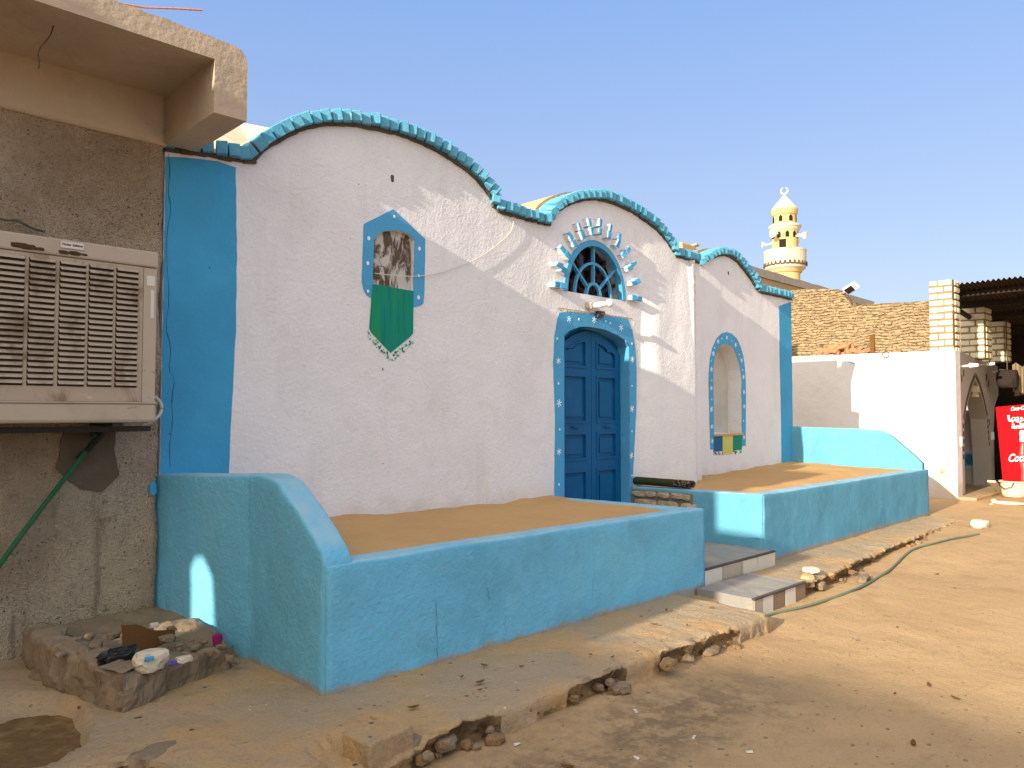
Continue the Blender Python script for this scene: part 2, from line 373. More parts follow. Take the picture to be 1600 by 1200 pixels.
_n = N('carpet_pattern', (.03, .017, .013), 1); _n.mix(_n.ramp(_n.math('SINE', _n.math('MULTIPLY', _n.voro(11.), 30.)), .3, .6), (.19, .15, .11)); M['carpetpat'] = _n.done()
M['red'] = N('red_enamel', (.46, .003, .008), .65, .06).done()
M['bottle'] = N('bottle_red', (.33, .008, .012), .35).done()
M['bottlehi'] = N('bottle_highlight', (.72, .30, .26), .4).done()
M['lettering'] = N('white_lettering', (.82, .80, .77), .5).done()
M['posterblue'] = N('poster_blue', (.02, .14, .30), .4).done()
M['posterblue2'] = N('poster_mid_blue', (.10, .30, .42), .4).done()
M['posterpale'] = N('poster_pale', (.28, .48, .56), .4).done()
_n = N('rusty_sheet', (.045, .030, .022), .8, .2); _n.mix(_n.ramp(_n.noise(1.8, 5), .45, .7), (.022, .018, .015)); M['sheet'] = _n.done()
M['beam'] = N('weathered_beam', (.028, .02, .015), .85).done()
_n = N('shade_sheet', (.02, .014, .010), .95); _n.mix(_n.ramp(_n.noise((3, 40, 3), 3), .45, .65), (.028, .018, .012)); M['shadesheet'] = _n.done()  # near-black: arcade shade put into the sheet's colour

# ------------------------------------------------------------------ ground
YF, YR = 5.75, 6.10            # facade planes: main front, recessed right bay
def road_z(x, y):
    z = interp(x, [(6.5, -.165), (9.5, -.10), (12.5, -.02), (15, 0)])
    z += .014*fb(x, y, 3, .8, 5) + .006*fb(x, y, 9, 3., 4)+.012*math.exp(-((y-2.6)/.5)**2)*fb(x, y, 2, 5., 4)*clamp((6-x)*.6)
    d = 3.0-y
    if -2 < x < 13: z += .05*math.exp(-(d/.22)**2)*(0.5+.5*noise.noise(Vector((x*1.3, 5, 0))))*(1 if d > -.1 else .5)
    return z
def kerb_y(x):
    y = interp(x, [(-4, 3.95), (.7, 4.0), (1.30, 3.76), (1.42, 3.42), (1.75, 3.16), (2.2, 3.07), (5.78, 2.99), (5.92, 3.0), (5.97, 3.62), (7.02, 3.62), (7.15, 3.30), (7.6, 3.33), (12.8, 3.60)])
    return y
def axis(fine0, fine1, st, left, right):
    n = int((fine1-fine0)/st); return left+[fine0+i*st for i in range(n+1)]+right
def grid(name, xs, ys, fn, mat):
    V = [(x, y, fn(x, y)) for x in xs for y in ys]; n = len(ys)
    F = [(i*n+j, (i+1)*n+j, (i+1)*n+j+1, i*n+j+1) for i in range(len(xs)-1) for j in range(n-1)]
    o = obj(name, raw(V, F), mat, smooth=True); return o
xs = axis(0., 16., .05, [-500, -150, -50, -20, -10, -6, -3, -1.5, -.7], [16.5, 17, 18, 19, 20, 22, 25, 30, 45, 80, 160, 350, 800])
ys = axis(-3., 4.4, .05, [-500, -150, -50, -25, -14, -9, -6.5, -5, -4], [5, 6, 8, 11, 15, 22, 35, 60, 110, 220, 500, 900])
structure(grid('road', xs, ys, road_z, M['earth']))

# pavement: section swept along x, with a rounded nose and broken-out stretches of its face
PX = [-3.2+i*.05 for i in range(78)]+[.7+i*.018 for i in range(int(12.2/.018)+1)]
def KX(px, y=3.03):
    u = (px-800)/FPX; return y*(math.cos(THETA)+math.sin(THETA)*u)/(math.sin(THETA)-math.cos(THETA)*u)
BROKEN = [(-9, KX(560)), (KX(650), KX(785)), (KX(895), KX(980)), (KX(1030), KX(1142)), (7.1, 20)]
def broken(x):
    b = .22+.35*clamp(fb(x, 5, 2, 1.6, 3)+.1)
    xx = x+.07*noise.noise(Vector((x*6, 1, 0)))+.03*noise.noise(Vector((x*23, 1, 0)))
    for a, c in BROKEN: b = max(b, clamp((xx-a+.05)/.10)*clamp((c+.05-xx)/.10))
    return b
def sec(x):
    br = broken(x)
    yk = kerb_y(x)+.035*fb(x, 2, 0, 1.1, 4)+br*(.030*fb(x, 3, 1, 8, 5)+.014)
    out = []
    back = 5.98
    for k in range(40):
        t = (k/39)**.8; y = lerp(back, yk+.09, t)
        z = .0+.010*fb(x, y, 1, 1.7, 4)+.006*fb(x, y, 4, 8, 4)
        if x < 2.25 and y > 3.9: z += .05*clamp((y-3.9)*.7)*clamp((2.3-x)*3)
        r2 = (((x-.90)/.36)**2+((y-4.55)/.42)**2)**.5+.16*fb(x, y, 2, 3.5, 4)
        if r2 < 1.15: z -= .085*clamp((1.15-r2)*5)
        if x > 5.8 and x < 7.12: z -= .06
        if 1.88 < x < 2.42 and y < 3.36+.09*noise.noise(Vector((x*5, 0, 2))): z -= .05*clamp((x-1.88)*20)*clamp((2.42-x)*20)
        z -= .018*clamp((y-yk < .35)*(.35-(y-yk))*3)*clamp(fb(x, 1, 6, 2.2, 3)*2)
        out.append((y, z))
    zt = out[-1][1]
    rnd = lerp(1, .5, br)
    for y, z in ((.060, -.002), (.042, -.006), (.026, -.014), (.012, -.028), (.003, -.046)):
        out.append((yk+y*rnd+.014*br*fb(x, z*3, 2, 17, 3), zt+z*rnd+(.006+.010*br)*noise.noise(Vector((x*9, y*30, 5)))))
    ins = br*(.065+.06*noise.noise(Vector((x*2.1, 4, 0)))+.04*noise.noise(Vector((x*7, 4, 0))))
    lip = (.060+.045*noise.noise(Vector((x*5, 9, 0)))+.03*noise.noise(Vector((x*17, 9, 0))))
    for k in range(1, 17):
        t = k/16; z = lerp(zt-max(.03, lip)*(1.5-.5*br), -.30, t)
        st_ = clamp(t*lerp(3, 12, br))
        y = yk+ins*st_*(1-.75*t)-.06*(1-br)*t
        y += (.010+.034*br*st_)*fb(x, z, 3, 10, 5)+.018*(.3+br)*st_*noise.noise(Vector((x*30, z*30, 1)))
        out.append((y, z))
    return out
V, F, MI = [], [], []
S = [sec(x) for x in PX]; n = len(S[0])
for x, s in zip(PX, S): V += [(x+.004*noise.noise(Vector((x*20, y*9, z*20))), y, z) for y, z in s]
for i in range(len(PX)-1):
    for j in range(n-1):
        F.append((i*n+j, (i+1)*n+j, (i+1)*n+j+1, i*n+j+1)); MI.append(1 if j >= 44+int(2*noise.noise(Vector((PX[i]*13, 0, 0)))) and broken(PX[i])+.15*noise.noise(Vector((PX[i]*5, j*.3, 0))) > .42 else 0)
F.append(tuple(range((len(PX)-1)*n, len(PX)*n))); MI.append(1)
me = raw(V, F); pav = obj('pavement', me, [M['paving'], M['broken']], smooth=True)
for p, k in zip(me.polygons, MI): p.material_index = k
structure(pav)

# ------------------------------------------------------------------ painted house
house = thing('painted_house', 'white stucco house with three wavy vaulted gables trimmed in blue brick', 'house', (7, YF, 0))
house.location = (0, 0, 0)
def arc(pts, Y): return [(p.x, p.z) for p in smoothline([(a, 0, b) for a, b in pl(pts, Y)], 2)]
A0 = pl([(258, 233), (330, 243), (372, 251), (392, 254)], YF)
A1 = arc([(398, 247), (412, 234), (430, 222), (458, 206), (488, 197), (530, 193), (580, 199), (640, 214), (690, 239), (725, 263), (750, 286), (765, 306), (774, 323)], YF)
A2 = pl([(780, 331), (818, 341), (855, 351)], YF)
A3 = arc([(861, 343), (868, 331), (888, 318), (920, 310), (950, 314), (985, 329), (1018, 353), (1036, 372), (1050, 392)], YF)
A4 = pl([(1057, 401), (1092, 410)], YF)
prof1 = A0+A1+A2+A3+A4
XM0, XM1 = prof1[0][0], prof1[-1][0]
B1 = arc([(1094, 414), (1102, 408), (1112, 402), (1130, 397), (1145, 403), (1160, 419), (1172, 436), (1182, 451)], YR)
B2 = pl([(1188, 457), (1212, 462), (1236, 468)], YR)
prof2 = B1+B2
ZB = -.3
def profz(x, pr): return interp(x, pr)
def wallsolid(name, prof, x0, x1, y0, y1, mat):
    loop = [(x0, ZB)]+[(x0, profz(x0, prof))]+[p for p in prof if x0+.01 < p[0] < x1-.01]+[(x1, profz(x1, prof)), (x1, ZB)]
    bm = bmesh.new(); prism(bm, [loop], lambda u, v, d: (u, d, v), y0, y1); return obj(name, bm, mat, house)
XC = XM1+.02
wall = wallsolid('facade_wall', prof1, XM0, XC, YF, YF+.25, M['white'])
wallr = wallsolid('facade_wall', prof2, XC, prof2[-1][0], YR, YR+.25, M['white'])
# openings
door_loop = pl([(881, 524), (889, 517), (904, 511.5), (918, 510), (932, 511.5), (948, 516), (964, 523), (977, 531), (983, 540), (983, 700)], YF)
dl, dr = door_loop[0][0], door_loop[-2][0]
door_loop = [(dl, -.1)]+door_loop[:-1]+[(dr, -.1)]
fl, fr, fz = P(882, 452, 'y', YF).x, P(975, 468, 'y', YF).x, 2.975
fcx, frx, frz = (fl+fr)/2, (fr-fl)/2, P(926, 378, 'y', YF).z-fz
def ell(s, n=28, a0=0., a1=math.pi): return [(fcx+frx*s*math.cos(a0+(a1-a0)*i/n), fz+frz*s*math.sin(a0+(a1-a0)*i/n)) for i in range(n+1)]
def zoompx(pts, ox, oy, k): return [(ox+a/k, oy+b/k) for a, b in pts]
nl = pl(zoompx([(168, 578), (176, 300), (200, 262), (255, 240), (330, 240), (400, 262), (430, 300), (424, 618)], 540, 300, 4), YF)
nr = pl(zoompx([(185, 985), (181, 700), (182, 640), (190, 590), (204, 553), (222, 532), (240, 522), (262, 526), (284, 545), (300, 575), (314, 620), (323, 660), (328, 720), (329, 990)], 1060, 380, 3.333), YR)
def cutter(loop, y0, y1):
    bm = bmesh.new(); prism(bm, [loop], lambda u, v, d: (u, d, v), y0, y1); return obj('cutter', bm)
cut(wall, [cutter(wobble(door_loop, .008, .07), YF-.2, YF+.6), cutter(ell(1.0), YF-.2, YF+.6), cutter(wobble(nl, .008), YF-.2, YF+.05)])
cut(wallr, [cutter(nr, YR-.2, YR+.4)])
# buttress between the door and the recessed bay
px0, px1, pxe = P(994, 600, 'y', YF).x, P(1031, 600, 'y', YF-.13).x, P(1093, 600, 'y', YF-.15).x
plan = [(px0, YF+.02), (px0+.12, YF-.012), (px1-.10, YF-.060), (px1-.03, YF-.085), (px1+.05, YF-.10), (pxe-.03, YF-.125), (pxe, YF-.10), (pxe+.01, YR+.1)]
PV, PF = [], []
plan2 = []
for (a, b) in zip(plan, plan[1:]):
    k = max(1, int(math.dist(a, b)/.05)); plan2 += [(lerp(a[0], b[0], i/k), lerp(a[1], b[1], i/k)) for i in range(k)]
plan2.append(plan[-1]); NZ = 60
for i, (x, y) in enumerate(plan2):
    zt = min(profz(x, prof1)+.0, 4.2)-.015
    for j in range(NZ+1):
        z = lerp(ZB, zt, j/NZ); a = .012*noise.noise(Vector((x*3, z*2.2, 4)))+.004*noise.noise(Vector((x*9, z*9, 4)))
        tz = clamp((3.5-z)/1.3)         # dies into the plane of the gable near the top
        yy = lerp(YF-.002, y, .15+.85*tz) if x < pxe-.004 else y
        PV.append((x+a*.5, yy+a, z))
for i in range(len(plan2)-1):
    for j in range(NZ): k = NZ+1; PF.append((i*k+j, (i+1)*k+j, (i+1)*k+j+1, i*k+j+1))
obj('buttress', raw(PV, PF), M['white'], house, True)
# body behind the front and the vaults running back
def roofsolid(prof, x0, x1, y0, y1, lift, mat):
    loop = [(x0, ZB)]+[(x0, profz(x0, prof)+lift)]+[(p[0], p[1]+lift) for p in prof if x0+.01 < p[0] < x1-.01]+[(x1, profz(x1, prof)+lift), (x1, ZB)]
    bm = bmesh.new(); prism(bm, [loop], lambda u, v, d: (u, d, v), y0, y1); return obj('vaulted_roof', bm, mat, house)
roofsolid(prof1, XM0+.02, XC-.01, YF+.26, 12.5, .145, M['mud'])
roofsolid(prof2, XC+.005, prof2[-1][0]-.02, YR+.26, 12.4, .140, M['mud'])
q = [P(268, 231, 'y', 6.25), P(402, 248, 'y', 6.25), P(436, 203, 'y', 7.4), P(372, 190, 'y', 8.4), P(255, 150, 'y', 8.4)]
bm = bmesh.new(); tv = [bm.verts.new(p) for p in q]; bv = [bm.verts.new(p-Vector((0, -.02, .5))) for p in q]
bm.faces.new(tv); bm.faces.new(bv[::-1])
for i in range(5): bm.faces.new((tv[i], bv[i], bv[(i+1) % 5], tv[(i+1) % 5]))
bmesh.ops.recalc_face_normals(bm, faces=bm.faces[:]); obj('roof_slope', bm, M['creamroof'], house)
bm = bmesh.new(); a, b = P(1066, 396, 'y', 9.), P(1088, 396, 'y', 9.)
box(bm, a.x, b.x, 9., 9.5, a.z-.9, P(1088, 384, 'y', 9.).z, 0, .03); box(bm, b.x+.005, b.x+.35, 9.03, 9.5, a.z-.9, P(1088, 386, 'y', 9.).z-.02, 1, .03)
box(bm, b.x-.02, b.x+.12, 8.98, 9.4, P(1088, 384, 'y', 9.).z+.003, P(1088, 382.5, 'y', 9.).z+.03, 1, .02)
obj('roof_parapet', bm, [M['mud'], M['greycap']], house)
# blue brick cornice
def cornice(prof, Y, step, mi_end):
    bm = bmesh.new(); acc = 0.; pos = []
    L = [0.]
    for a, b in zip(prof, prof[1:]): L.append(L[-1]+math.dist(a, b))
    k = int(L[-1]/step)
    for i in range(k+1):
        s = (i+.5)*L[-1]/(k+1); j = max(t for t in range(len(L)-1) if L[t] <= s)
        t = (s-L[j])/(L[j+1]-L[j]); a, b = Vector(prof[j]), Vector(prof[j+1]); p = a.lerp(b, t)
        tg = b-a
        if j+2 < len(prof) and j > 0: tg = Vector(prof[j+2])-Vector(prof[j-1])
        an = math.atan2(tg.y, tg.x)
        pos.append((p, an))
    for p, an in pos:
        nrm = Vector((-math.sin(an), math.cos(an)))
        cx = p+nrm*(.056+random.uniform(-.006, .008))
        M4 = Matrix.Translation((cx.x, Y+.05+random.uniform(-.014, .010), cx.y)) @ Matrix.Rotation(-an+random.uniform(-.03, .03), 4, 'Y') @ Matrix.Rotation(R(-24)+random.uniform(-.06, .06), 4, 'Z')
        vsn = obox(bm, M4, step*.84, .28, .100, 0, .004)
        if -.2 < an-1.2 or (an > .55 and random.random() < .5): 
            for f in {f for v in vsn for f in v.link_faces}:
                if f.normal.x < -.6: f.material_index = 1
        # dark bed course under each brick
        mz = p+nrm*.0
        M5 = Matrix.Translation((mz.x, Y+.05, mz.y)) @ Matrix.Rotation(-an, 4, 'Y')
        obox(bm, M5, step*1.02, .15, .036, 2, .007)
    bmesh.ops.recalc_face_normals(bm, faces=bm.faces[:])
    es = [e for e in bm.edges if e.calc_length() > .05 and len(e.link_faces) == 2 and e.link_faces[0].material_index != 2]
    bmesh.ops.bevel(bm, geom=es, offset=.006, segments=1, affect='EDGES')
    return obj('brick_cornice', bm, [M['cornice'], M['terracotta'], M['mortar']], house)
cornice([(XM0+.0, A0[0][1])]+prof1[1:], YF, .100, 1); cornice(prof2, YR, .105, 1)

# corner strips: paint a hair proud of the wall
def paint(name, loop, Y, mat, parent=house, amp=.006, proud=.004, hole=None):
    bm = bmesh.new(); loops = [wobble(loop, amp)]+([wobble(hole, amp*.6)] if hole else [])
    prism(bm, loops, wallmap(Y), -proud, .004); return obj(name, bm, mat, parent)
st = pl([(262, 246), (300, 247), (340, 252), (368, 262), (370, 400), (368, 520), (364, 600), (360, 680), (357, 745)], YF)
paint('corner_strip', [(XM0+.004, .3), (XM0+.004, st[0][1])]+st[1:]+[(st[-1][0], .3)], YF, M['strip'])
rs = pl([(1217, 478), (1218, 560), (1220, 640), (1221, 724)], YR); xe = prof2[-1][0]-.004
paint('corner_strip', [(rs[-1][0], .3)]+rs[::-1]+[(xe, profz(xe, prof2)-.04), (xe, .3)], YR, M['strip'])
bm = bmesh.new()
cp = [(263, 240), (266, 270), (262, 300), (268, 325), (261, 360), (260, 400), (265, 470), (258, 510), (268, 545), (263, 580), (274, 590), (268, 620), (270, 660), (264, 700), (266, 730)]
pts = smoothline([P(a, b, 'y', YF-.0055) for a, b in cp], 1)
for i, (a, b) in enumerate(zip(pts, pts[1:])):
    wd = .0012+.0045*abs(noise.noise(Vector((i*.7, 0, 0)))); bm.faces.new([bm.verts.new(v) for v in (a-Vector((wd, 0, 0)), a+Vector((wd, 0, 0)), b+Vector((wd, 0, 0)), b-Vector((wd, 0, 0)))])
obj('wall_crack', bm, M['crack'], house)

# painted blind window on the left gable
fo = pl(zoompx([(112, 200), (298, 108), (497, 295), (492, 640), (484, 695), (466, 712), (425, 720), (165, 668), (130, 645), (110, 610), (100, 560), (106, 380)], 540, 300, 4), YF)
bw = paint('painted_window', fo, YF, M['frameblue'], hole=nl, amp=.004)
bm = bmesh.new(); prism(bm, [[(a, b) for a, b in nl]], wallmap(YF), .044, .049); obj('board', bm, M['smear'], bw)
gr = pl(zoompx([(166, 574), (422, 620), (419, 885), (395, 910), (280, 1005), (160, 880), (148, 850)], 540, 300, 4), YF)
bm = bmesh.new(); prism(bm, [wobble(gr, .003)], wallmap(YF), -.008, .004); obj('painted_banner', bm, M['green'], bw)
bm = bmesh.new()
for e0, e1 in (((138, 868), (275, 1015)), ((288, 1015), (422, 915))):
    for i in range(85):
        t = random.random(); a = lerp(e0[0], e1[0], t)+random.uniform(-6, 6); b = lerp(e0[1], e1[1], t)+random.uniform(0, 44)
        p = P(540+a/4, 300+b/4, 'y', YF); s = random.uniform(.004, .010)
        prism(bm, [[(p.x-s, p.z-s), (p.x+s, p.z-s*.8), (p.x+s*.8, p.z+s), (p.x-s*.7, p.z+s)]], wallmap(YF), -.003, .003)
obj('painted_fringe', bm, M['paleGreen'], bw)
def dabs(name, pix, Y, sizes, parent, star=(), proud=.007):
    for (a, b) in pix:
        bm = bmesh.new(); p = P(a, b, 'y', Y); s = sizes[0]*random.uniform(.8, 1.2)
        prism(bm, [[(p.x+s*math.cos(k*math.pi/4), p.z+1.25*s*math.sin(k*math.pi/4)) for k in range(8)]], wallmap(Y), -proud, -.001); obj('painted_dot', bm, M['lightdab'], parent)
    for (a, b) in star:
        bm = bmesh.new(); p = P(a, b, 'y', Y); s = sizes[1]*random.uniform(.85, 1.1); ph = random.uniform(-.25, .25)
        for k in range(3):
            an = ph+math.pi/2+k*math.pi/3; d = Vector((math.cos(an), math.sin(an))); q = Vector((-d.y, d.x))*s*.11
            c = Vector((p.x, p.z)); prism(bm, [[tuple(c-d*s-q), tuple(c+d*s-q), tuple(c+d*s+q), tuple(c-d*s+q)]], wallmap(Y), -proud-.0005*k, -.001)
        obj('painted_star', bm, M['lightdab'], parent)
dabs('painted_dots', zoompx([(303, 155), (143, 290), (460, 355), (137, 445), (455, 525), (138, 620), (454, 660)], 540, 300, 4), YF, (.014, .03), bw)

# doorway
dof = pl([(873, 488), (900, 487), (940, 491), (981, 498), (988, 517), (993, 545), (994.5, 580), (994, 640), (991, 700), (989, 740)], YF)
xl = pl([(866, 740), (867, 650), (864, 570), (866, 525)], YF)
outer = [(xl[0][0], .02)]+xl+dof+[(dof[-1][0], .02)]
inner = [(dl-.003, .06)]+[(a, b) for a, b in door_loop[1:-1]]+[(dr+.003, .06)]
sur = paint('door_surround', outer, YF, M['frameblue'], amp=.007, hole=inner)
dabs('painted_stars', [(904, 499), (946, 502), (870, 529), (987, 537), (872, 599), (987, 603), (874, 671), (987, 674), (873, 757), (987, 743), (953, 505)], YF, (.011, .042), sur,
     star=[(889, 499), (928, 500), (970, 512), (872, 564), (988, 562), (873, 630), (987, 639), (873, 706), (986, 712)])
# painted reveal lining the opening
bm = bmesh.new(); rl = [(a+.0, b) for a, b in door_loop[1:-1]]
loop = [(dl, .0)]+rl+[(dr, .0)]
for (a, b), (c, d) in zip(loop, loop[1:]):
    ca, cb = Vector((a, b)), Vector((c, d)); cen = Vector(((dl+dr)/2, 1.5))
    i1, i2 = ca+(cen-ca).normalized()*.014, cb+(cen-cb).normalized()*.014
    bm.faces.new([bm.verts.new((p.x, y, p.y)) for p, y in ((i1, YF-.004), (i2, YF-.004), (i2, YF+.3), (i1, YF+.3))])
bmesh.ops.remove_doubles(bm, verts=bm.verts, dist=.0005)
obj('reveal', bm, M['frameblue'], sur)
YD = YF+.13
door = obj('door', (lambda bm: (box(bm, dl, dr, YD+.045, YD+.065, 0, 2.7), bm)[1])(bmesh.new()), M['door'], house)
dzt = P(921, 518, 'y', YD).z; xc = P(924, 640, 'y', YD).x; xR = dr-.012; xL = dl+.012; rise = dzt-P(968, 556, 'y', YD).z
def dtop(x):
    h = (xR-xL)/2; return dzt-rise*((x-(xL+xR)/2)/h)**2
def leafshape(x0, x1, z0, z1, arched):
    if not arched: return [(x0, z0), (x1, z0), (x1, z1), (x0, z1)]
    n = 8; return [(x0, z0), (x1, z0)]+[(lerp(x1, x0, i/n), dtop(lerp(x1, x0, i/n))-z1) for i in range(n+1)]
def zpix(y): return P(924, y, 'y', YD).z
for x0, x1 in ((xL, xc-.004), (xc+.004, xR)):
    bm = bmesh.new(); rows = [(zpix(576), None), (zpix(661), zpix(586)), (zpix(718), zpix(675)), (.25, zpix(733))]
    holes = []; m0, m1 = x0+.085, x1-.085
    for z0, z1 in rows: holes.append(leafshape(m0, m1, z0, .10 if z1 is None else z1, z1 is None))
    prism(bm, [leafshape(x0, x1, .12, 0, True)]+holes, wallmap(YD), 0, .045)
    lf = obj('door_leaf', bm, M['door'], door)
    bm = bmesh.new()
    for h in holes:
        c = Vector((sum(p[0] for p in h)/len(h), sum(p[1] for p in h)/len(h)))
        def inset(d): 
            out = []
            for p in h:
                v = c-Vector(p); out.append((p[0]+math.copysign(min(d, abs(v.x)), v.x), p[1]+math.copysign(min(d, abs(v.y)), v.y)))
            return out
        prism(bm, [[(a, b) for a, b in h], inset(.026)], wallmap(YD), -.010, .03)
        prism(bm, [inset(.026)], wallmap(YD), .024, .044); prism(bm, [inset(.075)], wallmap(YD), .008, .03)
    obj('panel', bm, M['door'], lf)
    hz = zpix(667); bm = bmesh.new(); hx = (x0+x1)/2+(.0)
    tube(bm, [(hx-.055, YD+.005, hz), (hx-.05, YD-.03, hz), (hx+.05, YD-.03, hz), (hx+.055, YD+.005, hz)], .009); box(bm, hx-.075, hx+.075, YD-.004, YD+.004, hz-.018, hz+.018)
    obj('handle', bm, M['door'], lf)

# fanlight over the door
bm = bmesh.new()
def ring(r0, r1, y0, y1, n=30, cz=0.):
    o_, i_ = ell(r1, n), ell(r0, n)
    loop = o_+i_[::-1]; prism(bm, [loop], wallmap(YF), y0, y1)
ring(.925, 1.035, -.018, .07); ring(.585, .632, .02, .055); ring(.205, .26, .018, .06)
for an, r0 in ((90, .25), (38, .25), (142, .25)):
    a = R(an); d = Vector((frx*math.cos(a), frz*math.sin(a))); q = Vector((-d.y, d.x)).normalized()*.011; c = Vector((fcx, fz))
    prism(bm, [[tuple(c+d*r0-q), tuple(c+d*.93-q), tuple(c+d*.93+q), tuple(c+d*r0+q)]], wallmap(YF), .016, .058)
fan = obj('fanlight', bm, M['frameblue'], house)
bm = bmesh.new(); prism(bm, [ell(.97)], wallmap(YF), .16, .17); obj('pane', bm, M['glass'], fan)
bm = bmesh.new()
for an in (20, 55, 90, 125, 160):
    a = R(an); d = Vector((frx*math.cos(a), frz*math.sin(a))); q = Vector((-d.y, d.x)).normalized()*.02; c = Vector((fcx+.05, fz))
    prism(bm, [[tuple(c-q), tuple(c+d*.9-q), tuple(c+d*.9+q), tuple(c+q)]], wallmap(YF), .11, .14)
ring(.50, .58, .115, .145); obj('inner_bars', bm, M['redwood'], fan)
# fan of projecting bricks round it
for k in range(13):
    an = R(2+k*176/12); ca, sa = math.cos(an), math.sin(an)
    c = Vector((fcx+ca*(frx+.160), fz+.01+sa*(frz+.160))); a2 = math.atan2(sa*(frz+.2), ca*(frx+.2))
    bm = bmesh.new()
    for j in (-1, 1):
        M4 = Matrix.Translation((c.x, YF-.022+random.uniform(-.008, .008), c.y)) @ Matrix.Rotation(-a2+random.uniform(-.03, .03), 4, 'Y') @ Matrix.Translation((j*.048, 0, random.uniform(-.005, .005)))
        vv = obox(bm, M4, .098, .135, .064, 1, .010)
        for f in {f for v in vv for f in v.link_faces}:
            f.normal_update()
            if f.normal.y < -.7: f.material_index = 0
    bmesh.ops.bevel(bm, geom=bm.edges[:], offset=.008, segments=1, affect='EDGES')
    obj('ray_brick', bm, [M['frameblue'], M['white']], house)
# chipped ledge between door paint and lamp
bm = bmesh.new(); e = pl([(871, 486), (985, 499)], YF)
box(bm, e[0][0], e[1][0], YF-.002, YF+.02, e[1][1]+.012, e[1][1]+.02)
for i in range(26):
    t = i/25; x = lerp(e[0][0], e[1][0], t); z = lerp(e[0][1], e[1][1], t)+.015
    if random.random() < .85: rock(bm, (x, YF+.012, z), (.035, .022, random.uniform(.008, .024)), i, .4, 1)
obj('chipped_lintel', bm, M['mud'], house)

# niche in the recessed bay
no = pl(zoompx([(165, 1075), (160, 880), (156, 740), (157, 680), (163, 600), (176, 545), (198, 495), (225, 470), (250, 462), (278, 472), (304, 497), (324, 540), (338, 590), (346, 650), (351, 740), (350, 1055), (330, 1058), (329, 990), (185, 985), (184, 1078)], 1060, 380, 3.333), YR)
nic = paint('niche', no[:16]+[(nr[-1][0], no[15][1])]+nr[::-1]+[(nr[0][0], no[0][1])], YR, M['frameblue'], amp=.003)
dabs('painted_stars', zoompx([(225, 497), (277, 508), (187, 545), (315, 580), (170, 612), (172, 715), (172, 815), (337, 925), (333, 660)], 1060, 380, 3.333), YR, (.011, .04), nic,
     star=zoompx([(205, 512), (251, 492), (296, 530), (180, 575), (170, 657), (170, 755), (171, 865), (173, 955), (175, 1030), (327, 610), (337, 697), (340, 775), (341, 850), (340, 1010)], 1060, 380, 3.333))
a, b = nr[0], nr[-1]
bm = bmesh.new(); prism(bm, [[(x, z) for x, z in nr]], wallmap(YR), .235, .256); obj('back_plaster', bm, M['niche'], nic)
bm = bmesh.new(); box(bm, a[0]-.03, b[0]+.03, YR-.02, YR+.24, min(a[1], b[1])-.03, min(a[1], b[1])+.006, 0, .008); obj('sill', bm, M['mud'], nic)
for (u0, u1, v1, mk) in ((182, 229, 1085, 'bluepaint'), (229, 282, 1100, 'yellow'), (282, 329, 1078, 'green')):
    lp = pl(zoompx([(u0, 1005-.08*(u0-182)), (u1, 1001-.08*(u1-182)), (u1, v1-3), (u0, v1+2)], 1060, 380, 3.333), YR)
    bm = bmesh.new(); prism(bm, [wobble(lp, .002, .03)], wallmap(YR), -.006, .002)
    z0 = lp[2][1]
    for i in range(16):
        x = lerp(lp[0][0], lp[1][0], random.random()); s = .006; zz = z0-random.uniform(.02, .07)
        if mk != 'yellow': prism(bm, [[(x-s, zz), (x+s, zz), (x+s, zz+.025), (x-s, zz+.03)]], wallmap(YR), -.003, .002)
    obj('painted_stripe', bm, M[mk], nic)
for (a, b, Y, s) in ((613, 279, YF, (.022, .045)), (1138, 427, YR, (.02, .04)), (598, 577, YF, (.006, .018))):
    p = P(a, b, 'y', Y); bm = bmesh.new(); rock(bm, (p.x, Y+.004, p.z), (s[0], .012, s[1]), 3, .4, 2); obj('plaster_hole', bm, M['mortar'], house)

# lamp above the door
lp = P(935, 478, 'y', YF-.08)
lamp = thing('wall_lamp', 'small white lamp fixed to the wall between door and fanlight', 'lamp', lp)
bm = bmesh.new(); rock(bm, (-.09, .05, 0), (.07, .05, .06), 2, .3, 2); obj('mount', bm, M['whitestone'], lamp)
bm = bmesh.new(); tube(bm, [(-.06, .03, 0), (0, -.03, .01), (.05, -.07, .02)], [.03, .036, .03], 12); obj('holder', bm, M['whitepaint'], lamp)
bm = bmesh.new(); r = bmesh.ops.create_uvsphere(bm, u_segments=14, v_segments=8, radius=.045); bmesh.ops.translate(bm, vec=(.09, -.09, .03), verts=r['verts']); obj('bulb', bm, M['whitepaint'], lamp, True)
bm = bmesh.new(); tube(bm, [(.05, .05, -.06), (.12, 0, -.09), (.16, .05, -.05)], .012, 6); box(bm, .03, .13, .03, .07, -.12, -.05); obj('bracket', bm, M['mortar'], lamp)

# loose wire on the front
bm = bmesh.new(); wp = [P(a, b, 'y', YF-.02) for a, b in ((803, 342), (800, 362), (775, 385), (745, 405), (716, 417), (690, 426), (664, 431), (640, 432), (612, 430), (586, 427))]
tube(bm, smoothline(wp, 2), .0042, 6); tag(obj('wire', bm, M['wire']), 'thin pale wire sagging across the white gable to the painted window', 'wire')

